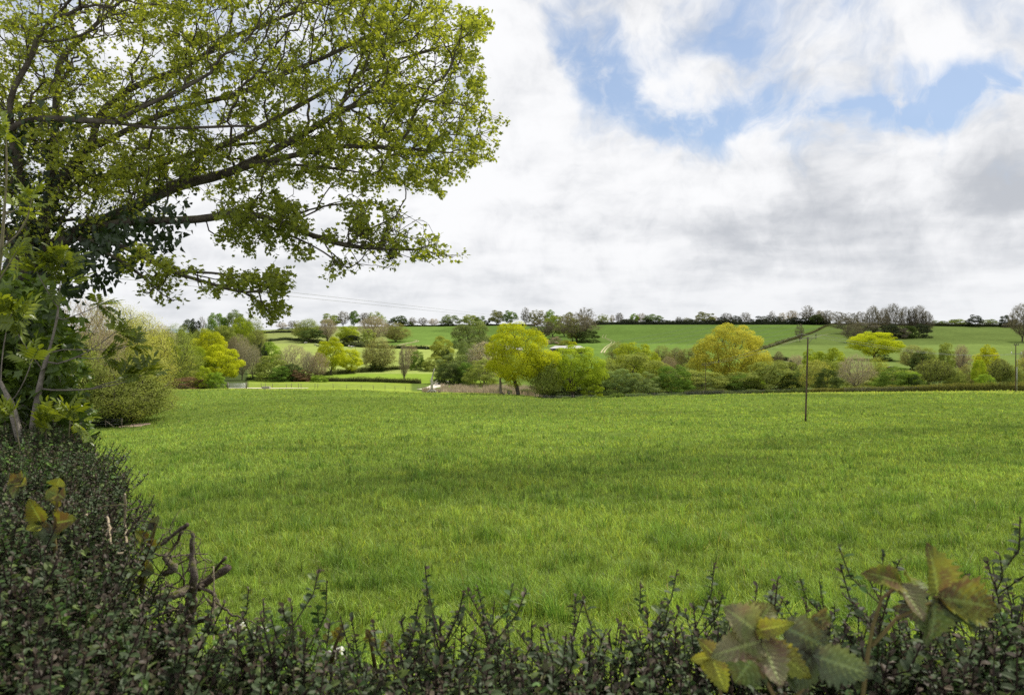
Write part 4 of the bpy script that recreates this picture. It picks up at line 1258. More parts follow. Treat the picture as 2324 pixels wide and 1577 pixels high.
p1, g1, H1 = pole(1828, 71, 765, 'tall leaning wooden power pole standing alone in the pasture', .24, .088)
mb = MB(); mb.box((.24, -.10, H1 - .12), (1.5, .05, .06)); put('crossarm', mb.me('crossarm', M['iron'], False), p1)
mb = MB(); mb.tube([(.24, -.12, H1 - .6), (.62, -.12, H1 - .15)], .018, 6); put('brace', mb.me('brace', M['iron']), p1)
for x in (-.46, .95):
    mb = MB(); mb.tube([(x, -.14, H1 - .2), (x, -.14, H1 + .12)], .028, 6); put('pin', mb.me('pin', M['iron']), p1)
    insulator(M['brown_glaze'], p1, (x, -.14, H1 + .10), .75)
W1 = [g1 + np.array([x, -.14, H1 + .30]) for x in (-.46, .95)]
p2, g2, H2 = pole(2305, 134.5, 781, 'twin armed power pole in the clipped pasture hedge', .03, .10)
mb = MB(); mb.box((0.02, -.15, H2 - .18), (.95, .09, .10)); mb.box((.04, -.15, H2 - 1.72), (1.7, .08, .09)); put('crossarm', mb.me('crossarm', M['iron'], False), p2)
for x in (-.34, 0.02, .36): insulator(M['brown_glaze'], p2, (x, -.15, H2 - .12), 1.1)
for x in (-.85, .93): insulator(M['porcelain'], p2, (x, -.15, H2 - 1.78), 1.5)
mb = MB(); mb.tube([(.18, -.1, H2 - 2.6), (.35, -.1, H2 - 4.4)], .02, 5); mb.tube([(.14, -.14, -.1), (.14, -.14, 4.5)], .04, 6); put('cable_guard', mb.me('cable_guard', M['galv']), p2)
mb = MB(); mb.tube([(-.85, -.15, H2 - 1.5), (-.8, -.3, H2 - .9), (-.88, -.2, H2 - .1)], .012, 4); put('jumper_lead', mb.me('jumper_lead', M['wire']), p2)
p3, g3, H3 = pole(1601, 176.5, 827, 'short pale power pole in front of the golden tree', 0, .085)
mb = MB(); mb.box((0, -.12, H3 - .1), (2.0, .08, .09)); put('crossarm', mb.me('crossarm', M['iron'], False), p3)
for x in (-.85, .85): insulator(M['brown_glaze'], p3, (x, -.12, H3 - .05), 1.0)
far = []
for zx_, top, d, lab in ((1257, 525, 500, 'thin pole in the pale field beside the smaller yellow-green tree'), (2022, 612, 505, 'thin pole in the pale field by the amber oak'),
                         (732, 478, 590, 'thin pole in the pale field above the gnarled pale tree'), (530, 474, 640, 'thin pole on the hedge bend above the fresh green crown'), (1605, 560, 500, 'thin pole behind the spreading half leafed oak'),
                         (363, 420, 690, 'thin pole highest up the sloping small field')):
    po, pg, ph = pole(zx(2, zx_), d, 665.7 + top * .2083, lab, 0, .11)
    mb = MB(); mb.box((0, -.15, ph - .1), (1.4, .1, .12)); put('crossarm', mb.me('crossarm', M['iron'], False), po)


def wire(a, b, sag, r, label, n=24):
    a, b = np.array(a), np.array(b); t = np.linspace(0, 1, n)[:, None]
    P = a + (b - a) * t; P[:, 2] -= (4 * sag * t * (1 - t))[:, 0]
    mb = MB(); mb.tube(P, r, 4, False)
    return tag(put('power_line', mb.me('power_line', M['wire'])), label, 'power line', 'overhead wires')


LP = [g2 + np.array([x, -.15, H2 - 1.75]) for x in (-1.05, 1.15)]
wire(W1[0], LP[0], 1.0, .014, 'wire from the lone pasture pole to the inner white insulator')
wire(W1[1], LP[1], 1.0, .014, 'wire from the lone pasture pole to the outer white insulator')
wire(W1[0], g3 + np.array([-.85, -.12, H3 + .2]), .5, .014, 'wire from the lone pasture pole to the outer end of the short pale pole')
wire(W1[1], g3 + np.array([.85, -.12, H3 + .2]), .5, .014, 'wire from the lone pasture pole to the inner end of the short pale pole')
wire(g2 + np.array([0, -.15, H2 + .1]), px(2460, 770, 150), .2, .014, 'wire leaving the top of the twin armed pole at the picture edge')
wire(px(150, 606, 110), px(1200, 724, 700), .0, .045, 'upper of two wires sloping across the sky from the big tree')
wire(px(150, 620, 111), px(1200, 728, 700), .0, .045, 'lower of two wires sloping across the sky from the big tree')

# ------------------------------------------------------------------ dead trees
def dead_tree():
    rng = np.random.default_rng(8); g = on_ground(981, 171.0)
    o = root('dead_tree', g, 'bleached white dead tree with splayed roots on the pasture edge', 'tree')
    mb = MB()
    P = np.array([[0, 0, .45], [-.1, 0, 1.2], [-.08, .05, 2.0], [-.12, 0, 2.7], [-.1, .1, 3.3], [.1, .1, 3.9], [.22, 0, 4.5], [.38, 0, 5.1], [.52, .05, 5.6]])
    mb.tube(P, [.36, .32, .30, .27, .22, .17, .15, .12, .07], 10)
    put('trunk', mb.me('trunk', M['deadwood']), o)
    def br(pts, r): 
        m = MB(); m.tube(pts, np.linspace(r, r * .3, len(pts)), 7); put('branch', m.me('branch', M['deadwood']), o)
    br([P[2], P[2] + [.4, 0, .35], P[2] + [.8, 0, .5], P[2] + [1.3, .1, .95]], .15)
    br([P[2] + [.1, 0, 0], P[2] + [.7, -.1, -.15], P[2] + [1.2, 0, -.35], P[2] + [1.9, 0, -.6]], .10)
    br([P[3], P[3] + [-.35, 0, .05], P[3] + [-.5, 0, .02]], .12)
    br([P[2] + [.7, 0, .45], P[2] + [.95, .1, .4], P[2] + [1.5, .1, .38]], .06)
    br([P[5], P[5] + [.2, 0, .1]], .08)
    for k in range(20):
        a = k / 20 * 6.283 + rng.normal(0, .1); l = rng.uniform(1.0, 1.75); m = MB()
        d = np.array([math.cos(a), math.sin(a) * .7, 0])
        m.tube([np.array([0, 0, .75]) + d * .1, np.array([0, 0, .62]) + d * l * .35, d * l * .7 + [0, 0, .36 + rng.normal(0, .08)], d * l + [0, 0, .02 + rng.uniform(0, .12)]], [.17, .13, .085, .03], 6)
        put('root', m.me('root', M['deadwood']), o)


dead_tree()
g = on_ground(1136, 171.5)
o = root('dead_tree', g, 'grey dead trunk standing close to the yellow oak', 'tree')
mb = MB(); mb.tube([(.35, 0, -.1), (.1, 0, .5), (-.08, 0, 1.5), (-.02, 0, 2.6), (-.12, 0, 3.4), (-.2, 0, 4.4)], [.5, .36, .30, .29, .2, .1], 9); put('trunk', mb.me('trunk', M['wood']), o)
for pts in ([(0, 0, 2.5), (.5, 0, 2.55), (1.1, 0, 2.75), (1.9, .1, 2.7)], [(-.1, 0, 3.3), (.2, .1, 4.0), (.3, .1, 4.6)], [(.2, 0, .3), (.8, -.1, .05), (1.3, -.2, -.1)]):
    mb = MB(); mb.tube(pts, np.linspace(.14, .04, len(pts)), 6); put('branch', mb.me('branch', M['wood']), o)
mb = MB(); mb.tube([(0, 0, -.1), (.02, 0, .4), (-.03, 0, .75), (.08, .05, 1.0)], [.3, .24, .22, .05], 8)
tag(put('tree_stump', mb.me('tree_stump', M['wood']), None, on_ground(1155, 170.5)), 'low broken stump between the dead trunk and yellow oak', 'stump')

# ------------------------------------------------------------------ farm
M['roof'] = plain_material('fibre_cement_roof', (.36, .355, .34), .85, .6, .15, .1)
M['cladding'] = plain_material('dark_boards', (.20, .17, .14), .9, 1., .3, .2)
M['whitewash'] = plain_material('whitewash', (.70, .68, .63), .9, 1., .1, .1)
M['shadow_hole'] = plain_material('doorway_shade', (.03, .028, .025), 1., 1., .1, 0)


def barn(c, d, up, L, Wd, H, ridge, rz, label, name='barn', hip=True):
    g = on_ground(c, d) + np.array([0, 0, up])
    o = root(name, g, label, 'barn', None, rz)
    mb = MB(); mb.box((0, 0, H / 2 - up / 2), (L, Wd, H + up)); put('wall', mb.me('wall', M['cladding'], False), o)
    e = .5; x, y = L / 2 + e, Wd / 2 + e; hx = (L / 2 - Wd * .28) if hip else x
    V = [(-x, -y, H), (x, -y, H), (x, y, H), (-x, y, H), (-hx, 0, H + ridge), (hx, 0, H + ridge)]
    V += [(a, b, c_ - .12) for a, b, c_ in V[:4]]
    mb = MB(); mb.add(V, [[[0, 1, 5, 4], [2, 3, 4, 5], [6, 7, 1, 0], [7, 8, 2, 1], [8, 9, 3, 2], [9, 6, 0, 3], [9, 8, 7, 6]], [[1, 2, 5], [3, 0, 4]]])
    put('roof', mb.me('roof', M['roof'], False), o)
    for k in range(int(L // 7)):
        mb = MB(); mb.box((-L / 2 + 4 + k * 7, -Wd / 2 - .03, 1.5), (4.2, .1, 3.0)); put('doorway', mb.me('doorway', M['shadow_hole'], False), o)  # near-black slab stands for the shade inside each doorway
    return o


barn(1288, 470, -.3, 22, 11, 3.2, 1.7, -.06, 'long farm barn with pale roof among the valley trees')
barn(1166, 455, .3, 9, 7, 2.6, 1.4, .1, 'small pale farm shed glimpsed through the yellow oak', 'shed', False)
barn(1148, 470, .5, 8, 6, 3.4, 1.6, -.2, 'second small farm shed nearly hidden by the yellow oak', 'shed', False)

# ------------------------------------------------------------------ cattle
def cow_mesh():
    mb = MB()
    X = [-1.02, -.98, -.8, -.45, 0, .45, .72, .95, 1.15, 1.3]; Z = [1.05, 1.05, 1.02, .98, .95, .98, 1.05, 1.14, 1.22, 1.25]; Rr = [.08, .24, .34, .38, .41, .38, .33, .22, .16, .13]
    mb.tube([(x, 0, z) for x, z in zip(X, Z)], Rr, 10)
    mb.tube([(1.2, 0, 1.28), (1.35, 0, 1.30), (1.5, 0, 1.2), (1.68, 0, 1.05), (1.74, 0, 1.0)], [.12, .15, .13, .10, .07], 8)
    for s in (-1, 1):
        mb.tube([(1.34, s * .1, 1.36), (1.3, s * .28, 1.36)], [.05, .03], 5)
        mb.tube([(.68, s * .2, .95), (.70, s * .21, .62), (.66, s * .2, .5), (.68, s * .2, .1), (.72, s * .2, 0)], [.15, .10, .075, .06, .08], 7)
        mb.tube([(-.8, s * .2, 1.0), (-.72, s * .22, .68), (-.88, s * .21, .45), (-.82, s * .21, .1), (-.78, s * .21, 0)], [.19, .14, .08, .06, .08], 7)
    mb.tube([(-.1 - .35, 0, .62), (-.45, 0, .5)], [.16, .12], 7)
    mb.tube([(-1.0, 0, 1.25), (-1.12, 0, .9), (-1.1, 0, .45)], [.04, .025, .04], 5)
    return mb


def hide(name, dark, light, thr):
    m, n = newmat(name); p = n.n('ShaderNodeTexCoord').outputs['Object']
    f = n.ramp(n.noise(p, 1.4, 1.0, .4), thr - .02, thr + .02)
    n.n('ShaderNodeOutputMaterial', ins={0: n.n('ShaderNodeBsdfPrincipled', ins={'Base Color': n.mix(f, dark, light), 'Roughness': .8})})
    return m


pied = cow_mesh().me('cow', hide('pied_hide', (.03, .025, .022), (.75, .72, .68), .46))
blk = cow_mesh().me('cow', hide('black_hide', (.025, .02, .018), (.05, .04, .035), .5))
COWS = [(2, 715, 575, .6, pied, 'black and white cow, highest up the pale field'), (2, 822, 552, 2.9, pied, 'black and white cow above the taller yellow-green tree'),
        (2, 848, 540, .9, blk, 'dark cow partly behind the taller yellow-green tree'), (2, 1186, 535, 1.2, pied, 'mostly white cow in front of the dark hedge skirt'),
        (2, 1200, 529, 3.3, pied, 'white cow lying closest to the smaller yellow-green tree'), (2, 1226, 527, .2, pied, 'pale cow next to the thin pole'), (2, 2042, 512, 0., pied, 'black and white cow by the amber oak'),
        (5, 842, 325, .2, blk, 'first of three black cattle on the hillside'), (5, 868, 326, 3.0, blk, 'middle of three black cattle on the hillside'), (5, 893, 327, .4, blk, 'last of three black cattle on the hillside')]
for z, x, d, rz, me, lab in COWS:
    o = tag(put('cow', me, None, on_ground(zx(z, x), d)), lab, 'cow', 'cattle grazing beyond the pasture')
    o.rotation_euler = (0, 0, rz)


# ------------------------------------------------------------------ leaves of many shapes
def fan(outline, bend=.15, fold=.12):
    """flat outline (x along the leaf, y across) fanned from its middle, folded a little along the midrib"""
    o = np.array(outline, float); cx_ = o[:, 0].mean()
    V = np.concatenate([[[cx_, 0, 0]], np.stack([o[:, 0], o[:, 1], fold * abs(o[:, 1]) - bend * o[:, 0] ** 2], -1)])
    V[0, 2] = -bend * cx_ ** 2
    n = len(o); i = np.arange(n)
    return V, np.stack([np.zeros(n, int), i + 1, (i + 1) % n + 1], -1)


def polar(pts):
    up = [(r * math.cos(math.radians(a)), r * math.sin(math.radians(a))) for a, r in pts]
    return [(x + .35, y) for x, y in up] + [(x + .35, -y) for x, y in reversed(up) if abs(y) > 1e-6]


LOBED = fan(polar([(0, .68), (22, .36), (52, .60), (85, .33), (118, .50), (160, .30)]), .25, .2)
IVYL = fan([(0, 0), (-.08, .28), (.12, .48), (.38, .34), (.5, .3), (1, 0), (.5, -.3), (.38, -.34), (.12, -.48), (-.08, -.28)], .2, .25)
OVAL = fan([(0, 0), (.2, .2), (.5, .27), (.8, .18), (1, 0), (.8, -.18), (.5, -.27), (.2, -.2)], .3, .35)
ELL = fan([(0, 0), (.15, .2), (.45, .34), (.8, .26), (1, 0), (.8, -.26), (.45, -.34), (.15, -.2)], .25, .3)
ROUND = fan([(0, 0), (.05, .3), (.35, .5), (.75, .42), (1, 0), (.75, -.42), (.35, -.5), (.05, -.3)], .2, .2)


def pinnate(pairs=4):
    V = []; Fs = []; n = 0
    lf = [(.0, 0), (.25, .16), (.55, .19), (.85, .09), (1, 0), (.85, -.09), (.55, -.19), (.25, -.16)]
    items = [(.25 + .6 * k / pairs, s * 58) for k in range(pairs) for s in (-1, 1)] + [(.88, 0)]
    for x0, ang in items:
        v, f = fan(lf, .3, .3); a = math.radians(ang); l = .40
        R = np.array([[math.cos(a), -math.sin(a), 0], [math.sin(a), math.cos(a), 0], [0, 0, 1]])
        V.append(v * l @ R.T + [x0, 0, -.22 * x0 ** 2]); Fs.append(f + n); n += len(v)
    st = np.array([[0, .012, 0], [0, -.012, 0], [.9, .006, -.18], [.9, -.006, -.18]]); V.append(st); Fs.append(np.array([[0, 1, 3], [0, 3, 2]]) + n)
    return np.concatenate(V), np.concatenate(Fs)


PINN = pinnate()


def scatter(tmpl, pos, ax, nrm, size, rng, var=None, roll=0.0):
    """copies a leaf shape to every position: ax = the way the leaf points, nrm = roughly its upper side"""
    V, Fc = tmpl; n = len(pos)
    ax = unit(ax); nrm = unit(nrm - (nrm * ax).sum(1, keepdims=True) * ax + 1e-6 * rng.normal(size=ax.shape))
    side = np.cross(nrm, ax)
    s = np.broadcast_to(size, (n,))[:, None, None]
    W_ = pos[:, None] + s * (V[None, :, :1] * ax[:, None] + V[None, :, 1:2] * side[:, None] + V[None, :, 2:] * nrm[:, None])
    f = (Fc[None] + (np.arange(n) * len(V))[:, None, None]).reshape(-1, 3)
    if var is None: var = rng.uniform(.15, .85, n)
    return W_.reshape(-1, 3), [f], np.repeat(var, len(V))


M['leaf_maple'] = leaf_material('young_maple_leaf', (.245, .290, .045), .57, .3, .015, (1.25, 1.15, .45))
M['leaf_ivy'] = leaf_material('ivy_leaf', (.026, .046, .012), .15, .15, .03)
M['leaf_ash'] = leaf_material('ash_leaf', (.155, .205, .022), .5, .3, .03, (1.25, 1.1, .35))
M['leaf_bush'] = leaf_material('bush_leaf', (.095, .150, .022), .42, .3, .03, (1.2, 1.1, .4))
M['bark_near'] = bark_material('lichened_bark', (.055, .046, .036), (.125, .11, .085), 9., .6, (.085, .085, .04))
M['stem_green'] = bark_material('young_stem', (.14, .14, .07), (.20, .17, .11), 14., .2)
M['bark_grey'] = bark_material('grey_sapling_bark', (.16, .14, .12), (.27, .24, .20), 12., .4)


def poly_mask(P, c, r):
    P = np.array(P, float); inside = np.zeros(len(c), bool); j = len(P) - 1
    for i in range(len(P)):
        xi, yi = P[i]; xj, yj = P[j]
        cond = ((yi > r) != (yj > r)) & (c < (xj - xi) * (r - yi) / (yj - yi + 1e-9) + xi)
        inside ^= cond; j = i
    return inside


def in_poly(P, n, rng):
    P = np.array(P, float); lo, hi = P.min(0), P.max(0); out = []
    while len(out) < n:
        q = rng.uniform(lo, hi, (2000, 2)); out.extend(q[poly_mask(P, q[:, 0], q[:, 1])])
    return np.array(out[:n])


def skeleton(lines, step):
    """limbs as (column, row, depth) points; each limb is tied to the closest point of those before it"""
    P = []; par = []
    for li in lines:
        q = np.array([px(*p) for p in li]); L = np.concatenate([[0], np.cumsum(np.linalg.norm(np.diff(q, axis=0), axis=1))])
        m = max(3, int(L[-1] / step)); s = np.linspace(0, L[-1], m)
        r = np.stack([np.interp(s, L, q[:, k]) for k in range(3)], -1)
        for _ in range(2): r[1:-1] = (r[:-2] + 2 * r[1:-1] + r[2:]) / 4
        if P:
            i0 = int(np.argmin(np.linalg.norm(np.array(P) - r[0], axis=1)))
            if np.linalg.norm(np.array(P[i0]) - r[0]) < step: r = r[1:]
        else: i0 = -1
        for p in r:
            P.append(p); par.append(i0); i0 = len(P) - 1
    return np.array(P), np.array(par)


# ------------------------------------------------------------------ the big tree overhead
def overhanging_tree():
    rng = np.random.default_rng(42)
    lines = [
        [(-60, 1480, 6.3), (-30, 1200, 6.3), (-10, 950, 6.3), (10, 780, 6.3), (40, 670, 6.3), (75, 585, 6.25)],
        [(75, 585, 6.25), (182, 524, 6.2), (286, 480, 6.2), (351, 444, 6.3), (417, 415, 6.4), (495, 402, 6.5), (547, 379, 6.6), (605, 350, 6.7), (680, 310, 6.7), (735, 276, 6.8), (787, 242, 6.9), (839, 232, 6.9), (943, 226, 7.0), (1060, 240, 7.0), (1135, 268, 7.0)],
        [(417, 415, 6.4), (430, 385, 6.5), (469, 344, 6.7), (547, 312, 6.9), (605, 281, 7.1), (680, 240, 7.3), (760, 195, 7.4), (850, 150, 7.5), (960, 120, 7.6), (1060, 95, 7.6)],
        [(495, 402, 6.5), (580, 372, 6.3), (680, 350, 6.2), (780, 330, 6.1), (880, 335, 6.1), (980, 345, 6.1), (1080, 350, 6.1)],
        [(580, 372, 6.3), (680, 375, 6.1), (780, 385, 6.0), (880, 405, 5.9), (960, 425, 5.9)],
        [(182, 524, 6.2), (286, 502, 5.9), (385, 501, 5.8), (470, 498, 5.8), (534, 481, 5.8), (584, 485, 5.8), (649, 509, 5.8), (727, 543, 5.75), (779, 556, 5.7), (831, 565, 5.7), (909, 566, 5.7), (974, 566, 5.7), (1028, 586, 5.7)],
        [(545, 486, 5.8), (600, 512, 5.7), (660, 535, 5.65), (720, 560, 5.6), (760, 590, 5.55)],
        [(779, 556, 5.7), (836, 519, 5.75), (870, 504, 5.8), (920, 486, 5.85)],
        [(640, 505, 5.8), (680, 480, 5.9), (740, 465, 6.0), (800, 462, 6.0)],
        [(182, 545, 6.1), (260, 552, 5.7), (299, 569, 5.5), (338, 590, 5.4), (390, 618, 5.3), (469, 641, 5.2), (573, 673, 5.1), (610, 655, 5.1), (648, 634, 5.1)],
        [(573, 673, 5.1), (598, 706, 5.1), (622, 722, 5.1)],
        [(390, 618, 5.3), (450, 615, 5.3), (520, 622, 5.3), (570, 632, 5.3)],
        [(200, 556, 6.0), (262, 584, 5.4), (299, 608, 5.3), (346, 642, 5.2), (352, 662, 5.2), (365, 679, 5.2), (394, 683, 5.2)],
        [(75, 585, 6.25), (110, 480, 6.4), (143, 393, 6.5), (208, 338, 6.6), (221, 260, 6.8), (286, 203, 7.0), (390, 167, 7.2), (450, 135, 7.3), (521, 86, 7.5), (605, 55, 7.6), (700, 15, 7.8), (780, -40, 8)],
        [(208, 338, 6.6), (280, 300, 6.8), (360, 262, 7.0), (450, 235, 7.2), (540, 215, 7.3), (640, 170, 7.4), (740, 130, 7.5), (840, 80, 7.6), (930, 40, 7.7)],
        [(521, 86, 7.5), (528, 40, 7.5), (524, -60, 7.5)],
        [(110, 480, 6.4), (120, 350, 6.5), (128, 240, 6.6), (130, 156, 6.7), (143, 122, 6.8), (182, 88, 7.0), (221, 55, 7.1), (300, -30, 7.3)],
        [(75, 585, 6.25), (50, 420, 6.0), (25, 300, 5.8), (18, 234, 5.7), (34, 182, 5.7), (73, 141, 5.7), (78, 91, 5.8), (104, 57, 5.8), (150, 20, 5.8), (180, -40, 5.8)],
        [(25, 290, 5.8), (78, 266, 5.7), (182, 273, 5.6), (260, 276, 5.6), (325, 292, 5.6), (469, 290, 5.7), (573, 284, 5.7), (650, 300, 5.7)],
        [(260, 276, 5.6), (330, 240, 5.6), (420, 200, 5.6), (480, 165, 5.7)],
        [(75, 585, 6.25), (-20, 500, 6.4), (-120, 380, 6.5), (-200, 200, 6.6), (-240, 50, 6.6)],
        [(143, 393, 6.5), (240, 405, 6.9), (330, 395, 7.2), (420, 350, 7.5), (520, 330, 7.7), (640, 320, 7.9), (760, 310, 8.0)],
    ]
    P0, par0 = skeleton(lines, .10)
    U = [(-60, -90), (995, -90), (1005, 0), (1060, 22), (1116, 48), (1075, 125), (1112, 168), (1092, 225), (1148, 262), (1125, 300), (1068, 292), (1118, 338),
         (1058, 392), (985, 432), (930, 420), (850, 420), (740, 418), (650, 408), (560, 440), (450, 465), (350, 490), (200, 545), (-60, 600)]
    Bp = [(470, 500), (545, 455), (640, 440), (700, 470), (760, 455), (870, 462), (925, 475), (985, 530), (1040, 582), (1010, 594), (940, 580), (860, 602), (745, 616), (715, 600), (640, 560), (560, 565), (490, 535)]
    Cp = [(265, 560), (330, 560), (400, 598), (470, 612), (560, 626), (652, 622), (655, 640), (640, 700), (622, 726), (585, 700), (560, 682), (460, 655), (400, 686), (350, 684), (300, 640)]
    att = []
    q = in_poly(U, 6600, rng) + rng.normal(0, 9, (6600, 2))
    # open windows of sky and barer limbs on the left, dense young leaf on the right
    w = np.clip(-.22 + 1.75 * fbm(q[:, 0] / 80., q[:, 1] / 48., 12, 4) + np.clip((q[:, 0] - 450) / 1100, -.02, .28), 0, 1)
    q = q[rng.uniform(0, 1, len(q)) < w ** 1.2]
    att.append(np.array([px(c, r, rng.uniform(5.5, 8.4)) for c, r in q]))
    q = in_poly([(-60, 40), (300, 30), (470, 90), (520, 330), (380, 440), (200, 545), (-60, 570)], 1500, rng); q = q[fbm(q[:, 0] / 60., q[:, 1] / 45., 19, 3) > .40]
    att.append(np.array([px(c, r, rng.uniform(5.6, 7.8)) for c, r in q]))
    q = in_poly(Bp, 760, rng) + rng.normal(0, 7, (760, 2)); keep = fbm(q[:, 0] / 45., q[:, 1] / 30., 5, 3) > .40
    att.append(np.array([px(c, r, rng.uniform(5.3, 6.1)) for c, r in q[keep]]))
    q = in_poly(Cp, 360, rng) + rng.normal(0, 6, (360, 2)); keep = fbm(q[:, 0] / 40., q[:, 1] / 30., 6, 3) > .46
    att.append(np.array([px(c, r, rng.uniform(4.95, 5.5)) for c, r in q[keep]]))
    q = in_poly([(-420, -330), (1000, -330), (1000, -80), (-60, -80), (-60, 560), (-420, 400)], 620, rng)
    att.append(np.array([px(c, r, rng.uniform(5.6, 8.6)) for c, r in q]))
    att = np.concatenate(att)
    P, par, D, tips = grow(P0, par0, att, .085, rng, .22, .75, .22)
    _, w = radii(P, par, .0021, .235)
    R = .0027 * w ** .43
    nt_ = int(np.argmin(np.linalg.norm(P0 - px(75, 585, 6.25), axis=1)))
    R[:nt_ + 1] = np.maximum(R[:nt_ + 1], np.linspace(.27, .17, nt_ + 1))
    trunk, twigs = MB(), MB()
    branch_tubes(P, par, R, trunk, twigs, .009, 10)
    o = root('maple_tree', P0[0], 'big spreading maple overhead with ivy clad trunk and young lime green leaves', 'tree')
    off = np.array(P0[0])
    for m in (trunk, twigs): m.V = [v - off for v in m.V]
    put('trunk', trunk.me('trunk', M['bark_near']), o); put('twigs', twigs.me('twigs', M['bark_near']), o)
    # leaves: a spray at every tip and some along the finer twigs
    fine = np.array([i for i in range(len(P0), len(P)) if R[i] < .0065])
    fine = fine[rng.uniform(0, 1, len(fine)) < .25]
    src = np.concatenate([np.repeat(tips, 25), np.repeat(fine, 2)])
    colc = CX + F * P[src][:, 0] / P[src][:, 1]
    clump = fbm(P[src][:, 0] * 2.6 + 31, P[src][:, 2] * 3.4 + P[src][:, 1] * 1.1, 27, 3)
    keep = rng.uniform(0, 1, len(src)) < np.clip((clump - .36) / .12, .06, 1) * np.clip(.52 + (colc - 250) / 900, .50, 1) * np.where((P[src][:, 2] < (CY - 440) / F * P[src][:, 1]), .62, 1.0)
    src = src[keep]; n = len(src)
    pos = P[src] + rng.normal(0, .025, (n, 3)) + np.array([0, 0, -.004])
    ax = unit(D[src] * .5 + rng.normal(0, .7, (n, 3)) + np.array([0, 0, -.12]))
    nr = rng.normal(0, .45, (n, 3)) + np.array([.1, .1, 1.0])
    cl = np.clip(fbm(P[src][:, 0] * 2.2 + 9, P[src][:, 2] * 2.2 + P[src][:, 1] * 1.3, 3, 3) + rng.normal(0, .13, n), 0, 1)
    lv = MB(); lv.add(*scatter(LOBED, pos, ax, nr, rng.uniform(.016, .042, n), rng, cl)); lv.V = [v - off for v in lv.V]
    put('leaves', lv.me('leaves', M['leaf_maple'], False), o)
    # ivy on the trunk and the first of the limbs
    mb = MB(); n = 3400
    cand = np.array([i for i in range(len(P0)) if R[i] > .022])
    cc = CX + F * P0[cand][:, 0] / P0[cand][:, 1]; rr_ = CY - F * P0[cand][:, 2] / P0[cand][:, 1]
    wt = np.where(((cc < 430) & (rr_ > 330)) | ((cc < 200) & (rr_ > 240)), 1.0, 0) * np.clip((470 - cc) / 300, .12, 1) * np.clip((rr_ - 225) / 250, 0, 1)
    s = rng.choice(cand, n, p=wt / wt.sum())
    d = unit(rng.normal(size=(n, 3)) * np.array([1, 1, 1.2]))
    pos = P0[s] + d * (R[s] + np.abs(rng.normal(.03, .07, n)))[:, None] + rng.normal(0, .03, (n, 3)) + np.array([0, 0, -.02])
    mb.add(*scatter(IVYL, pos, rng.normal(0, .5, (n, 3)) + np.array([0, 0, -.9]), d + np.array([0, -.5, .2]), rng.uniform(.028, .062, n), rng))
    for c, r, m in ((385, 545, 46), (360, 560, 30), (300, 595, 40), (225, 640, 36), (250, 615, 36), (330, 520, 40), (400, 480, 26), (160, 650, 90), (110, 700, 110), (60, 720, 120), (230, 560, 120), (170, 600, 120), (270, 530, 90)):
        q = np.array([px(c + rng.normal(0, 20), r + rng.normal(0, 15), 5.7 + rng.normal(0, .25)) for _ in range(m)])
        mb.add(*scatter(IVYL, q, rng.normal(0, .5, (m, 3)) + np.array([0, 0, -.8]), rng.normal(0, .6, (m, 3)) + np.array([0, -.8, .3]), rng.uniform(.03, .064, m), rng))
    for pts in ([(0, 1000), (20, 800), (60, 680), (110, 600)], [(-40, 900), (0, 720), (80, 620), (170, 560), (280, 500)], [(205, 600), (235, 650), (240, 672)], [(100, 640), (150, 590), (250, 530), (330, 470)]):
        mb.tube([px(c, r, 5.95) for c, r in pts], .012, 5, var=.0)
    tag(put('ivy', mb.me('ivy', M['leaf_ivy'], False)), 'dark ivy clinging to the trunk and lower limbs of the overhanging maple', 'ivy')
    # tuft of lichen hanging under the lowest bough
    mb = MB(); m = 260; g = px(886, 580, 5.7)
    q = g + rng.normal(0, .016, (m, 3)); V, f, v = scatter(OVAL, q, rng.normal(0, 1, (m, 3)) + np.array([0, 0, -.5]), rng.normal(0, 1, (m, 3)), .016, rng); mb.add(V, f, v)
    tag(put('lichen_tuft', mb.me('lichen_tuft', leaf_material('grey_lichen', (.07, .075, .06), .1, .2), False)), 'grey lichen tuft hanging below the lowest long maple bough', 'lichen')


overhanging_tree()


# ------------------------------------------------------------------ saplings and bushes by the trunk
def sapling(lines, r_root, label, tips_leaves, name='ash_sapling', leaf=PINN, size=(.10, .16), n_per=7, mat='leaf_ash', bark='bark_grey', seed=1, extra=0, cat='sapling'):
    rng = np.random.default_rng(seed)
    P, par = skeleton(lines, .05)
    R, w = radii(P, par, .0028, r_root)
    # keep a taper even where nothing branches
    mb = MB(); branch_tubes(P, par, R, mb, None, .004, 8)
    o = root(name, P[0], label, cat, 'saplings under the big maple'); off = np.array(P[0])
    mb.V = [v - off for v in mb.V]; put('stem', mb.me('stem', M[bark]), o)
    hasc = set(par.tolist()); ends = [i for i in range(len(P)) if i not in hasc]
    pos = []; ax = []
    for i in ends:
        d = unit(P[i] - P[par[i]])
        for k in range(n_per):
            pos.append(P[i] - d * rng.uniform(0, .05)); ax.append(d * .7 + rng.normal(0, .6, 3) + np.array([0, -.1, .25]))
    for i in rng.choice(len(P), extra) if extra else []:
        pos.append(P[i]); ax.append(rng.normal(0, 1, 3) + np.array([0, 0, .4]))
    for (c, r, Y, m) in tips_leaves:
        for k in range(m):
            pos.append(px(c + rng.normal(0, 7), r + rng.normal(0, 8), Y)); ax.append(rng.normal(0, .7, 3) + np.array([.0, -.2, .3]))
    pos, ax = np.array(pos), np.array(ax); n = len(pos)
    lv = MB(); lv.add(*scatter(leaf, pos, ax, rng.normal(0, .4, (n, 3)) + np.array([0, -.25, .9]), rng.uniform(*size, n), rng)); lv.V = [v - off for v in lv.V]
    put('leaves', lv.me('leaves', M[mat], False), o)
    return o


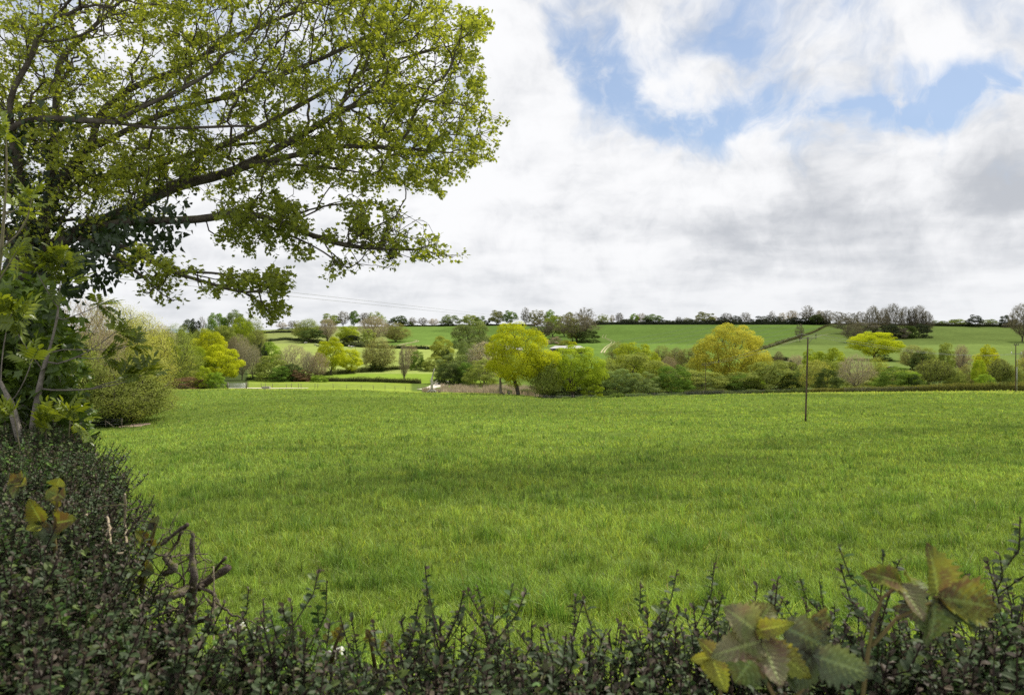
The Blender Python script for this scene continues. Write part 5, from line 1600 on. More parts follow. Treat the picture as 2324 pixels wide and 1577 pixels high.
sapling([[(66, 1130, 4.3), (72, 973, 4.3), (97, 840, 4.3), (112, 796, 4.3), (132, 716, 4.3), (134, 666, 4.3), (141, 596, 4.3)],
         [(108, 831, 4.3), (175, 813, 4.3), (225, 782, 4.3), (252, 762, 4.3), (272, 747, 4.3)], [(119, 793, 4.3), (225, 794, 4.35), (290, 790, 4.4), (308, 780, 4.4)],
         [(95, 885, 4.3), (200, 885, 4.3), (290, 867, 4.3), (334, 846, 4.3)], [(130, 730, 4.3), (175, 715, 4.2), (235, 690, 4.2)], [(200, 885, 4.3), (240, 868, 4.3), (280, 862, 4.3)],
         [(132, 700, 4.3), (100, 650, 4.2), (80, 610, 4.2)], [(97, 840, 4.3), (60, 790, 4.2), (30, 740, 4.2)], [(175, 813, 4.3), (215, 820, 4.3), (240, 812, 4.3)]],
        .017, 'tall grey stemmed ash sapling with thin side shoots reaching over the pasture', [(128, 580, 4.3, 12), (122, 610, 4.3, 10), (140, 640, 4.3, 8)], seed=3, size=(.085, .15), n_per=8)
sapling([[(60, 1150, 3.8), (50, 1016, 3.8), (25, 916, 3.8), (0, 863, 3.8), (-40, 800, 3.8), (-90, 700, 3.8)], [(0, 863, 3.8), (10, 760, 3.8), (30, 700, 3.8)], [(25, 916, 3.8), (60, 860, 3.7), (75, 810, 3.7)]],
        .020, 'thick grey bent ash sapling leaning out at the picture edge', [(20, 690, 3.8, 6), (40, 720, 3.7, 6)], seed=5)
sapling([[(-30, 800, 2.4), (-6, 640, 2.4), (4, 560, 2.4), (8, 500, 2.4), (14, 430, 2.4), (18, 350, 2.4), (10, 290, 2.4)], [(4, 560, 2.4), (45, 545, 2.4), (75, 500, 2.4), (72, 450, 2.4)], [(8, 505, 2.4), (30, 480, 2.4), (50, 455, 2.4)], [(-6, 640, 2.4), (25, 600, 2.4), (38, 570, 2.4)]],
        .008, 'slim green ash shoot closest to the camera at the picture edge', [(6, 300, 2.4, 5), (8, 320, 2.4, 4)], bark='stem_green', seed=7, size=(.05, .085), n_per=5)
sapling([[(104, 1120, 3.9), (105, 1020, 3.9), (104, 960, 3.9)], [(150, 1120, 3.6), (156, 1010, 3.6), (160, 930, 3.6)], [(60, 1100, 3.6), (40, 990, 3.6), (30, 930, 3.6)]],
        .007, 'low cluster of fresh ash shoots growing out of the dark hedge top', [(170, 960, 3.6, 6), (100, 950, 3.9, 6)], bark='stem_green', seed=9, size=(.07, .12), n_per=6)


def leafy_bush(poly, Y0, Y1, n_att, base, label, name, leaf, size, mat, seed, per=11, cat='bush', bark='bark_grey'):
    rng = np.random.default_rng(seed); q = in_poly(poly, n_att, rng)
    att = np.array([px(c, r, rng.uniform(Y0, Y1)) for c, r in q])
    lines = [[(c, r, Y) for c, r, Y in li] for li in base]
    P0, par0 = skeleton(lines, .08)
    P, par, D, tips = grow(P0, par0, att, .09, rng, .3, .6, .12)
    R, w = radii(P, par, .002, .022)
    mb = MB(); branch_tubes(P, par, R, mb, None, .004, 7)
    o = root(name, P0[0], label, cat); off = np.array(P0[0]); mb.V = [v - off for v in mb.V]
    put('stem', mb.me('stem', M[bark]), o)
    src = np.repeat(tips, per); n = len(src)
    pos = P[src] + rng.normal(0, .05, (n, 3)); va = np.clip(np.repeat(rng.uniform(.1, .9, len(tips)), per) + rng.normal(0, .12, n), 0, 1)
    lv = MB(); lv.add(*scatter(leaf, pos, rng.normal(0, .8, (n, 3)) + D[src] * .5, rng.normal(0, .45, (n, 3)) + np.array([.1, -.15, 1]), rng.uniform(*size, n), rng, va)); lv.V = [v - off for v in lv.V]
    put('leaves', lv.me('leaves', M[mat], False), o)


leafy_bush([(-90, 600), (60, 640), (118, 690), (165, 770), (150, 860), (175, 960), (150, 1010), (-90, 1040)], 4.3, 5.6, 360,
           [[(20, 1300, 5), (20, 1000, 5), (30, 860, 5)], [(90, 1300, 5.2), (90, 1000, 5.2), (100, 880, 5.2)]], 'leafy green maple bush in front of the ivy clad trunk', 'maple_bush', LOBED, (.05, .095), 'leaf_bush', 11, 13)
leafy_bush([(-120, 640), (100, 660), (185, 800), (200, 930), (190, 1010), (-120, 1040)], 6.6, 8.8, 330,
           [[(40, 1350, 7.5), (40, 1000, 7.5), (60, 850, 7.5)], [(130, 1300, 8), (130, 1000, 8)]], 'dark hawthorn bush close behind the leafy maple bush', 'hawthorn_bush', LOBED, (.05, .09), 'leaf_bush', 12, 14)

# ------------------------------------------------------------------ the clipped hedge in front
M['hedge_leaf'], _n = newmat('hedge_leaf')
_a = _n.n('ShaderNodeAttribute', attribute_name='tone'); _v = _n.n('ShaderNodeAttribute', attribute_name='var')
_c = _n.v('SCALE', _a.outputs['Color'], s=_n.m('MULTIPLY_ADD', _v.outputs['Fac'], 1.0, .5))
_d = _n.n('ShaderNodeBsdfDiffuse', ins={'Color': _c}); _t = _n.n('ShaderNodeBsdfTranslucent', ins={'Color': _n.v('SCALE', _c, s=1.1)})
_g = _n.n('ShaderNodeBsdfGlossy', ins={'Color': (1, 1, 1, 1), 'Roughness': .55})
_s = _n.n('ShaderNodeMixShader', ins={0: .28, 1: _d.outputs[0], 2: _t.outputs[0]})
_s = _n.n('ShaderNodeMixShader', ins={0: .016, 1: _s.outputs[0], 2: _g.outputs[0]})
_n.n('ShaderNodeOutputMaterial', ins={0: _s.outputs[0]})


def shoot_template(seed, L=.42, nl=60, leaf=.0155):
    """an upright hedge shoot: thin dark stem, small paired leaves, a reddish tuft on top"""
    rng = np.random.default_rng(seed)
    z = np.linspace(0, L, 8); b = rng.normal(0, .05, 2); x = b[0] * (z / L) ** 2 + rng.normal(0, .003, 8); y = b[1] * (z / L) ** 2
    st = np.stack([x, y, z], -1); mb = MB(); mb.tube(st, np.linspace(.0026, .0011, 8), 4, False, .4)
    tone = [np.tile([.042, .026, .022], (mb.n, 1))]
    stems = [st]
    for k in range(rng.integers(4, 8)):
        t = rng.uniform(.3, .92); o = np.array([np.interp(t * L, z, x), np.interp(t * L, z, y), t * L]); a = rng.uniform(0, 6.28); l = rng.uniform(.04, .1)
        s2 = np.array([o, o + [math.cos(a) * l * .5, math.sin(a) * l * .5, l * .5], o + [math.cos(a) * l * .65, math.sin(a) * l * .65, l]]); n0 = mb.n
        mb.tube(s2, .0013, 3, False, .4); tone.append(np.tile([.042, .026, .022], (mb.n - n0, 1))); stems.append(s2)
    pos = []; ax = []; up = []; sz = []; tn = []
    for si, s in enumerate(stems):
        m = nl if si == 0 else 14; tt = np.linspace(.12 if si == 0 else .25, 1, m); top = s[-1][2] / L
        for t in tt:
            p = np.array([np.interp(t * (len(s) - 1), np.arange(len(s)), s[:, k]) for k in range(3)]); a = rng.uniform(0, 6.28)
            pos.append(p); ax.append([math.cos(a), math.sin(a), rng.uniform(.2, 1.1) + (1.4 if t > .96 else 0)]); up.append([0, 0, 1]); sz.append(leaf * rng.uniform(.6, 1.25) * (.7 if t > .93 else 1))
            red = t > .88 and rng.uniform() < .55
            tn.append([.072, .056, .038] if red else ([.085, .115, .032] if rng.uniform() < .12 else [.045, .066, .026] if rng.uniform() < .86 else [.052, .050, .030]))
    V, f, v = scatter(ELL, np.array(pos), np.array(ax), np.array(up) + rng.normal(0, .3, (len(pos), 3)), np.array(sz), rng)
    mb.add(V, f, v); tone.append(np.repeat(np.array(tn), len(ELL[0]), 0))
    return mb, np.concatenate(tone)


TM = [shoot_template(s, nl=26 if s == 6 else 52 if s == 5 else 72) for s in range(7)]
_TM = []
for mb, tone in TM:
    q = np.concatenate([f if f.shape[1] == 3 else np.concatenate([f[:, [0, 1, 2]], f[:, [0, 2, 3]]]) for f in mb.F])
    _TM.append((np.concatenate(mb.V), q, np.concatenate(mb.A), tone))


def hedge_from(shoots, name, tint=1.0, seed=0):
    rng = np.random.default_rng(seed); Vs = []; Fs = []; Va = []; To = []; n = 0
    for (p, d, s, k) in shoots:
        V, f, va, tone = _TM[k % 7]; d = d / np.linalg.norm(d); a = rng.uniform(0, 6.28)
        u = np.cross(d, [math.cos(a), math.sin(a), .1]); u /= np.linalg.norm(u); w = np.cross(d, u)
        Vs.append(p + s * (V[:, :1] * u + V[:, 1:2] * w + V[:, 2:] * d)); Fs.append(f + n); n += len(V); Va.append(va); To.append(tone * tint * 1.3 * rng.uniform(.75, 1.25) * (np.array([1.05, 1.35, .8]) if rng.uniform() < .14 + .3 * (p[0] < -.2 and p[1] > .3) else np.array([1., 1., 1.])))
    return mesh(name, np.concatenate(Vs), [np.concatenate(Fs)], M['hedge_leaf'], {'var': np.concatenate(Va), 'tone': np.concatenate(To)}, False)


def front_hedges():
    rng = np.random.default_rng(77)
    line = np.array([(-.55, 1.30), (-.80, 1.60), (-1.02, 2.04), (-1.40, 2.65), (-1.76, 3.2), (-2.3, 4.0), (-2.7, 4.5), (-3.6, 5.6)])   # the field side of the hedge on the left
    def left_of(x, y): return np.interp(y, line[:, 1], line[:, 0])
    # bottom hedge
    S = []
    N = 1250
    X = rng.uniform(-.75, 1.35, N); Y = rng.uniform(.86, 1.40, N)
    for x, y in zip(X, Y):
        h = -.505 - .16 * rng.uniform() ** 1.3 - .05 * (y < 1.0) + (.05 if x > .55 else 0) + .05 * (fbm(x * 4, y * 4, 3, 2) - .5)
        s = rng.uniform(.8, 1.25); S.append((np.array([x, y, h - .42 * s]), np.array([rng.normal(0, .27), rng.normal(0, .2), 1.]), s, rng.integers(7)))
    for k in range(500):       # lower storey that closes the view to the bank
        x, y = rng.uniform(-.8, 1.4), rng.uniform(.8, 1.42)
        S.append((np.array([x, y, rng.uniform(-1.35, -.95)]), np.array([rng.normal(0, .3), rng.normal(0, .3), 1.]), rng.uniform(.8, 1.2), rng.integers(7)))
    o = root('clipped_hedge', (.3, 1.15, -1.6), 'dark small leaved clipped hedge along the bottom of the view', 'hedge', 'roadside hedges'); off = np.array(o.location)
    S = [(p - off, d, s, k) for p, d, s, k in S]
    put('foliage', hedge_from(S, 'foliage', 1.0, 1), o)
    for c, r, Y in ((690, 1385, 1.28), (640, 1420, 1.3), (755, 1440, 1.25), (905, 1425, 1.28), (1048, 1402, 1.3), (1075, 1425, 1.28), (1120, 1440, 1.22), (1240, 1440, 1.3), (1300, 1440, 1.28), (1392, 1455, 1.26),
                    (1468, 1402, 1.32), (1592, 1385, 1.3), (1622, 1380, 1.25), (1712, 1345, 1.3), (1835, 1365, 1.3), (1925, 1290, 1.26), (1905, 1345, 1.22), (1980, 1330, 1.24), (2255, 1250, 1.24), (2222, 1290, 1.26), (2310, 1330, 1.2), (2290, 1400, 1.15), (2180, 1380, 1.2), (2075, 1265, 1.3)):
        t = px(c, r, Y); s = rng.uniform(.9, 1.2); d = np.array([rng.normal(0, .12), rng.normal(0, .08), 1.]); d /= np.linalg.norm(d)
        put('shoot', hedge_from([(t - d * .42 * s - off, d, s, int(rng.integers(7)))], 'shoot', 1.0, int(c)), o)
    # hedge on the left
    S = []
    for k in range(2700):
        y = .9 + 4.6 * rng.uniform() ** 1.35
        xr = left_of(0, y) if y > 1.3 else -.5; x = xr - .06 - abs(rng.normal(0, .55)) * (1 if y > 1.2 else .5)
        top = -.50 + .10 * (fbm(x * 2.2, y * 2.2, 5, 3) - .5) - .12 * np.exp(-((xr - x) / .12) ** 2) + .03 * (y > 2.6)
        cl_ = CX + F * x / y; low_ = min(top, -.385 * y - .03); f_ = np.clip((cl_ - 215) / 60, 0, 1) if y > 1.25 else 0; top = top * (1 - f_) + low_ * f_
        s = rng.uniform(.8, 1.3); S.append((np.array([x, y, top - .42 * s]), np.array([rng.normal(.05, .15), rng.normal(0, .15), 1.]), s, rng.integers(7)))
    for k in range(1500):      # its field side face
        y = rng.uniform(1.25, 5.3); x = left_of(0, y) - rng.uniform(.06, .35)
        S.append((np.array([x, y, rng.uniform(-1.9, -.95) - .35 * (y < 2.5)]), np.array([rng.uniform(-.1, .2), rng.normal(-.2, .3), 1.]), rng.uniform(.8, 1.25), rng.integers(7)))
    o = root('clipped_hedge', (-1.6, 2.4, -1.7), 'dark tall hedge running away down the pasture side under the maple', 'hedge', 'roadside hedges'); off = np.array(o.location)
    put('foliage', hedge_from([(p - off, d, s, k) for p, d, s, k in S], 'foliage', .9, 2), o)
    for c, r, Y in ((163, 955, 4.2), (150, 985, 3.9), (238, 1040, 3.1), (222, 1075, 3.0), (285, 1128, 2.5), (120, 1010, 3.4), (60, 1000, 3.2), (20, 1010, 3.0), (270, 1180, 2.4), (200, 1080, 2.8), (100, 1060, 2.8)):
        t = px(c, r, Y); s = rng.uniform(1.0, 1.4); d = np.array([rng.normal(.1, .15), rng.normal(0, .08), 1.]); d /= np.linalg.norm(d)
        put('shoot', hedge_from([(t - d * .42 * s - off, d, s, int(rng.integers(7)))], 'shoot', 1.0, int(c)), o)


front_hedges()


# ------------------------------------------------------------------ brambles
def bramble_material(name, a, b, c):
    m, n = newmat(name)
    at = n.n('ShaderNodeAttribute', attribute_name='vein'); p = n.n('ShaderNodeTexCoord').outputs['Object']
    no = n.noise(p, 26., 5, .6, .4)
    a, b, c = [tuple(.95 * x for x in q) for q in (a, b, c)]
    col = n.mix(n.ramp(no, .38, .58), a, b)
    col = n.mix(n.m('MULTIPLY', n.ramp(n.noise(n.v('ADD', p, (3, 1, 2)), 18., 4, .6), .46, .60), .9), col, c)
    col = n.mix(n.m('MULTIPLY', at.outputs['Fac'], .9), col, tuple(min(1, x * 2.1 + .03) for x in a))
    d = n.n('ShaderNodeBsdfDiffuse', ins={'Color': col}); t = n.n('ShaderNodeBsdfTranslucent', ins={'Color': n.v('MULTIPLY', col, (1.3, 1.2, .5))})
    g = n.n('ShaderNodeBsdfGlossy', ins={'Color': (1, 1, 1, 1), 'Roughness': .45})
    s = n.n('ShaderNodeMixShader', ins={0: .34, 1: d.outputs[0], 2: t.outputs[0]})
    s = n.n('ShaderNodeMixShader', ins={0: .015, 1: s.outputs[0], 2: g.outputs[0]})
    n.n('ShaderNodeOutputMaterial', ins={0: s.outputs[0]})
    return m


BM = {'olive': bramble_material('bramble_olive', (.13, .165, .028), (.20, .20, .03), (.13, .075, .04)),
      'yellow': bramble_material('bramble_yellow', (.22, .25, .03), (.28, .27, .035), (.16, .12, .05)),
      'dark': bramble_material('bramble_dark', (.055, .085, .032), (.08, .10, .035), (.075, .05, .045)),
      'pink': bramble_material('bramble_pink', (.18, .21, .07), (.24, .22, .12), (.19, .125, .095)),
      'grey': bramble_material('bramble_grey', (.085, .12, .055), (.12, .15, .07), (.10, .10, .065))}
M['bramble_stem'] = bark_material('bramble_stem', (.11, .105, .035), (.15, .10, .05), 20., .1)


def leaflet(base, tip, width, face, seed, curl=.25):
    """one toothed bramble leaflet with pressed-in side veins, from its stalk to its tip"""
    rng = np.random.default_rng(seed); nu, nv = 41, 15
    u = np.linspace(0, 1, nu)[:, None]; v = np.linspace(-1, 1, nv)[None]
    half = np.sin(np.pi * np.clip(u, 0, 1) ** .72) ** .8 * (1 - .15 * u) + .0
    tooth = 1 + (.34 * (((u * 8) % 1) - .5) + .16 * (((u * 21) % 1) - .5)) * np.clip((np.abs(v) - .7) / .3, 0, 1)
    L = np.linalg.norm(tip - base); ax = (tip - base) / L; nrm = face - (face @ ax) * ax; nrm /= np.linalg.norm(nrm); sd_ = np.cross(nrm, ax)
    y = v * half * width / 2 * tooth
    ph = (u * 9 - np.abs(v) * 2.2) % 1
    vein = np.clip(1 - np.minimum(ph, 1 - ph) / .11, 0, 1) * (np.abs(v) > .04) * .8 + np.clip(1 - np.abs(v) / .1, 0, 1)
    z = .55 * y ** 2 / (width / 2) - curl * L * u ** 2 + .026 * L * np.sin(ph * 2 * np.pi) * (1 - np.abs(v) * .4) + .035 * L * np.sin(6 * u + seed) * v + .02 * L * np.sin(13 * u + 2 * seed) * np.abs(v)
    P = base + (u * L)[..., None] * ax + y[..., None] * sd_ + z[..., None] * nrm
    i = np.arange(nu - 1)[:, None] * nv; j = np.arange(nv - 1)[None]
    q = np.stack([i + j, i + j + 1, i + nv + j + 1, i + nv + j], -1).reshape(-1, 4)
    return P.reshape(-1, 3), q, np.broadcast_to(vein, (nu, nv)).ravel()


def bramble(label, stems, leaves, conv, Y, group='brambles in the hedge'):
    b0 = px(*conv(*stems[0][0]), Y)
    o = root('bramble', b0, label, 'bramble', group)
    for st in stems:
        pts = np.array([px(*conv(*p[:2]), Y + (p[2] if len(p) > 2 else 0)) for p in st]) - b0
        mb = MB(); mb.tube(pts, np.linspace(.0027, .0015, len(pts)) * Y / .9, 8); put('stem', mb.me('stem', M['bramble_stem']), o)
    for k, (bx, by, tx, ty, w, col, dz) in enumerate(leaves):
        rng = np.random.default_rng(k * 31 + int(bx))
        base = px(*conv(bx, by), Y) - b0; tip = px(*conv(tx, ty), Y + dz) - b0
        wd = 1.28 * w * (conv(1, 0)[0] - conv(0, 0)[0]) / F * Y
        face = np.array([rng.normal(0, .3), -1, .55 + rng.normal(0, .3)])
        P, q, vein = leaflet(base, tip, wd, face, k + 3, rng.uniform(.05, .2))
        put('leaflet', mesh('leaflet', P, [q], BM[col], {'vein': vein}), o)
    return o


cv8 = lambda x, y: (1537.2 + x * .3386, 1150 + y * .3386)
cv5 = lambda x, y: (x * .386, 968.4 + y * .386)
cv6 = lambda x, y: (544.7 + x * .2709, 1150 + y * .2709)
bramble('tall bramble sprig with olive-brown leaves, the highest over the hedge', [[(1240, 1300), (1280, 960), (1310, 800), (1370, 610), (1450, 552), (1510, 515), (1740, 605)], [(1300, 930), (1380, 850), (1470, 745), (1700, 640)]],
        [(1742, 575, 1720, 262, 235, 'olive', -.02), (1745, 610, 2250, 672, 250, 'olive', .03), (1720, 620, 1745, 975, 270, 'dark', .03), (1500, 510, 1272, 432, 150, 'olive', -.05), (1490, 515, 1665, 750, 175, 'pink', -.04), (1705, 690, 1440, 700, 140, 'dark', .02), (1600, 560, 1560, 400, 110, 'olive', .05), (1750, 640, 2060, 800, 190, 'dark', .04)], cv8, .86)
bramble('low bramble with pinkish and yellow leaves beside the tall sprig', [[(760, 1400), (640, 1250), (560, 1100), (540, 900), (525, 820)], [(740, 1330), (900, 1150), (1000, 1000)]],
        [(520, 822, 318, 672, 215, 'pink', .0), (520, 815, 640, 628, 190, 'olive', .02), (525, 828, 765, 782, 110, 'yellow', -.03), (560, 900, 240, 985, 210, 'pink', -.03), (565, 905, 700, 1190, 215, 'pink', -.05), (590, 900, 905, 1170, 170, 'yellow', -.02), (560, 930, 370, 1220, 240, 'dark', .02),
         (900, 990, 1335, 1140, 220, 'grey', -.02), (700, 800, 1060, 960, 230, 'grey', .03), (900, 760, 1050, 730, 110, 'olive', .04), (700, 1000, 980, 1200, 220, 'dark', .03), (900, 1000, 760, 1230, 200, 'grey', .0)], cv8, .80)
bramble('small yellow-green bramble sprig at the end of the clump', [[(330, 1400), (290, 1250), (235, 1010)]],
        [(240, 985, 148, 890, 95, 'yellow', -.01), (235, 1000, 90, 1030, 80, 'yellow', 0), (230, 1005, 330, 1245, 130, 'yellow', -.02), (235, 1020, 180, 1120, 100, 'olive', .01)], cv8, .95)
bramble('bramble with big yellowish leaves against the dark hedge', [[(330, 800), (320, 640), (250, 575)], [(320, 640), (330, 520), (340, 400)]],
        [(245, 562, 165, 430, 95, 'olive', -.03), (250, 575, 150, 600, 75, 'yellow', -.02), (255, 580, 270, 560, 60, 'yellow', 0), (325, 565, 432, 545, 115, 'olive', -.03), (320, 600, 262, 685, 130, 'grey', -.02), (300, 590, 185, 640, 90, 'dark', .0), (335, 400, 270, 370, 80, 'olive', 0), (340, 395, 375, 420, 90, 'olive', -.02), (335, 350, 350, 300, 80, 'yellow', 0), (345, 430, 340, 470, 60, 'olive', 0),
         (120, 330, 30, 340, 95, 'olive', 0), (120, 320, 95, 275, 70, 'olive', .02), (125, 335, 145, 330, 60, 'yellow', -.02), (110, 350, 60, 420, 80, 'grey', 0)], cv5, 1.75)
bramble('thin bramble shoot rising through the cut branches', [[(830, 950), (845, 830), (860, 720), (900, 640), (920, 570)]],
        [(905, 620, 925, 520, 75, 'grey', 0), (905, 600, 880, 560, 50, 'dark', 0), (850, 680, 800, 610, 70, 'olive', -.02), (870, 710, 940, 690, 85, 'olive', -.02), (860, 720, 900, 745, 60, 'yellow', 0), (845, 820, 870, 760, 55, 'yellow', -.02), (845, 830, 905, 860, 70, 'grey', 0), (840, 830, 800, 810, 50, 'dark', 0), (850, 690, 820, 690, 45, 'grey', 0), (840, 925, 835, 860, 75, 'dark', 0)], cv5, 2.15)
bramble('pair of fresh pale green bramble tips above the hedge', [[(760, 1330), (800, 1150), (830, 1080), (855, 1010)]],
        [(800, 1110, 690, 1075, 90, 'yellow', 0), (810, 1105, 870, 1050, 100, 'yellow', 0), (845, 1030, 790, 1020, 40, 'yellow', 0), (850, 1020, 890, 990, 45, 'yellow', 0), (855, 1010, 845, 975, 35, 'olive', 0)], cv6, 1.55)
bramble('reddish tipped bramble shoot standing in a gap of the hedge', [[(1140, 1400), (1110, 1200), (1090, 1110), (1085, 1060)]],
        [(1085, 1090, 1060, 1020, 50, 'olive', 0), (1090, 1080, 1145, 1025, 50, 'olive', 0), (1090, 1110, 1030, 1100, 50, 'yellow', 0), (1095, 1115, 1150, 1140, 50, 'pink', 0), (1180, 1170, 1275, 1155, 75, 'yellow', 0)], cv6, 1.6)

# ------------------------------------------------------------------ cut stems left in the hedge
M['cut_bark'] = bark_material('plum_bark', (.10, .075, .062), (.24, .20, .17), 22., .5, (.09, .10, .02))
M['cane'] = bark_material('dry_cane', (.33, .27, .18), (.42, .35, .25), 18., .2)
CUT = [([(1060, 1235), (1110, 1160), (1130, 1060), (1140, 900), (1130, 760), (1127, 620)], [24, 26, 21, 18, 11, 7], 'thick curved cut stem standing upright out of the hedge', 'cut_bark', [(1132, 780, 1105, 850, 7), (1130, 700, 1160, 680, 4), (1128, 650, 1155, 640, 4), (1128, 740, 1100, 760, 4)]),
       ([(870, 1025), (1000, 990), (1110, 965), (1170, 940), (1345, 825)], [18, 20, 20, 20, 17], 'straight sawn log poking out towards the grass', 'cut_bark', [(1290, 860, 1300, 830, 5)]),
       ([(1150, 945), (1250, 860), (1325, 768)], [9, 8, 7], 'slim forked branch just above the sawn log', 'cut_bark', [(1290, 800, 1355, 812, 4)]),
       ([(1160, 930), (1270, 990), (1282, 1060), (1215, 1130), (1150, 1150)], [7, 9, 14, 15, 12], 'crooked mossy branch looping below the sawn log', 'cut_bark', [(1260, 1050, 1215, 1010, 15), (1230, 1110, 1260, 1200, 5)]),
       ([(690, 745), (820, 745)], [7, 5], 'short pale level stick behind the bramble shoot', 'cane', []),
       ([(735, 395), (738, 560), (736, 740)], [5, 6, 6], 'straight pale cane standing upright in the dark hedge', 'cane', []),
       ([(740, 640), (790, 570), (830, 520)], [6, 5, 5], 'short slanting twig beside the upright cane', 'cut_bark', [(790, 570, 850, 490, 4)]),
       ([(965, 775), (1030, 690), (1072, 615)], [10, 8, 6], 'slanting branch between the bramble shoot and curved stem', 'cut_bark', [(1030, 690, 1010, 660, 5)]),
       ([(950, 690), (1010, 640), (1100, 575)], [8, 9, 9], 'topmost sawn branch with a pale cut end', 'cut_bark', [(1060, 605, 1135, 618, 4)]),
       ([(1000, 770), (1060, 752), (1220, 746)], [4, 5, 3], 'thin thorny twig pointing level at the grass', 'cut_bark', [(1150, 750, 1165, 738, 2.5), (1190, 748, 1205, 738, 2.5)]),
       ([(600, 470), (690, 456), (742, 466)], [4, 4, 3], 'thin dark twig arching over the hedge top', 'cut_bark', [(742, 466, 740, 490, 3)]),
       ([(745, 492), (820, 475), (905, 456)], [3, 3, 2], 'hair thin twig stretching out over the grass', 'cut_bark', []),
       ([(1270, 1030), (1350, 1100), (1450, 1130), (1568, 1200)], [5, 5, 4, 3], 'long thin branch trailing down towards white flowers', 'cut_bark', [(1350, 1100, 1400, 1095, 2.5), (1500, 1160, 1530, 1150, 2)]),
       ([(1255, 820), (1260, 1100), (1256, 1450)], [3.2, 3.6, 3.6], 'long straw coloured stalk standing in front of the sawn log', 'cane', []),
       ([(960, 860), (1040, 835), (975, 775)], [14, 17, 15], 'knuckled stub in the heart of the cut stems', 'cut_bark', []),
       ([(508, 515), (515, 690)], [7, 7], 'pale broken stake sunk in the dark hedge', 'cane', []),
       ([(630, 530), (655, 690)], [6, 6], 'second pale stake, leaning, near the upright cane', 'cane', []),
       ([(805, 990), (775, 1090), (750, 1210)], [9, 10, 10], 'dim upright stem at the dark side of the cut stems', 'cut_bark', []),
       ([(900, 1120), (1000, 1080), (1110, 1085)], [8, 8, 6], 'low twig crossing behind the thick curved stem', 'cut_bark', [(1050, 1080, 1090, 1050, 4)])]
for pts, rad, lab, mt, sub in CUT:
    rng = np.random.default_rng(int(pts[0][0])); Y = 2.15 + rng.normal(0, .06); k = .386 / F * Y
    P = np.array([px(*cv5(*p), Y + .04 * i * rng.normal()) for i, p in enumerate(pts)]); s = np.linspace(0, len(P) - 1, 5 * len(P))
    Q = np.stack([np.interp(s, np.arange(len(P)), P[:, j]) for j in range(3)], -1)
    for _ in range(4): Q[1:-1] = (Q[:-2] + 2 * Q[1:-1] + Q[2:]) / 4
    Q[1:-1] += rng.normal(0, .0015, Q[1:-1].shape); rr = np.interp(s, np.arange(len(P)), rad) * k * 1.2 * (1 + .08 * rng.normal(size=len(s)))
    mb = MB(); mb.tube(Q - P[0], rr, 9)
    o = root('cut_branch', P[0], lab, 'branch', 'cut branches left in the hedge'); put('stem', mb.me('stem', M[mt]), o)
    sub = list(sub)
    for t in rng.uniform(.25, .95, 3 if rad[0] > 5 else 1):
        q = np.array([np.interp(t * (len(pts) - 1), np.arange(len(pts)), [p[j] for p in pts]) for j in (0, 1)]); e = q + rng.normal(0, 1, 2) * 34 + [8, -12]; sub.append((q[0], q[1], e[0], e[1], rng.uniform(1.6, 3.2)))
    for (a, b, c_, d_, r_) in sub:
        A = px(*cv5(a, b), Y); B_ = px(*cv5(c_, d_), Y + rng.normal(0, .05)); mb = MB(); mb.tube([A - P[0], (A + B_) / 2 + rng.normal(0, .004, 3) - P[0], B_ - P[0]], [r_ * k, r_ * k * .8, r_ * k * .45], 6)
        put('side_twig', mb.me('side_twig', M[mt]), o)

# thin dead twigs between the cut stems
def twig_tangle():
    rng = np.random.default_rng(23)
    q = in_poly([(285, 1180), (330, 1150), (400, 1170), (440, 1205), (500, 1262), (490, 1330), (455, 1390), (400, 1420), (330, 1400), (300, 1300)], 130, rng)
    att = np.array([px(c, r, rng.uniform(2.1, 2.6)) for c, r in q])
    P0, par0 = skeleton([[(380, 1520, 2.3), (385, 1420, 2.3), (375, 1330, 2.3)], [(420, 1510, 2.35), (415, 1410, 2.35), (430, 1330, 2.3)], [(330, 1500, 2.3), (320, 1380, 2.3), (335, 1280, 2.3)]], .04)
    P, par, D, tips = grow(P0, par0, att, .035, rng, .1, .35, .3)
    R, w = radii(P, par, .0013, .008); mb = MB(); branch_tubes(P, par, R, mb, None, .002, 6)
    b = rng.choice(np.arange(len(P0), len(P)), 160); d = unit(rng.normal(size=(160, 3)))        # thorns
    for i, dd in zip(b, d): mb.tube([P[i], P[i] + dd * rng.uniform(.012, .035)], [.0013, .0003], 3, False)
    o = root('dead_thorn_bush', P0[0], 'tangle of thin dead thorn twigs around the cut stems', 'bush'); mb.V = [v - P0[0] for v in mb.V]
    put('twigs', mb.me('twigs', M['cut_bark']), o)


twig_tangle()

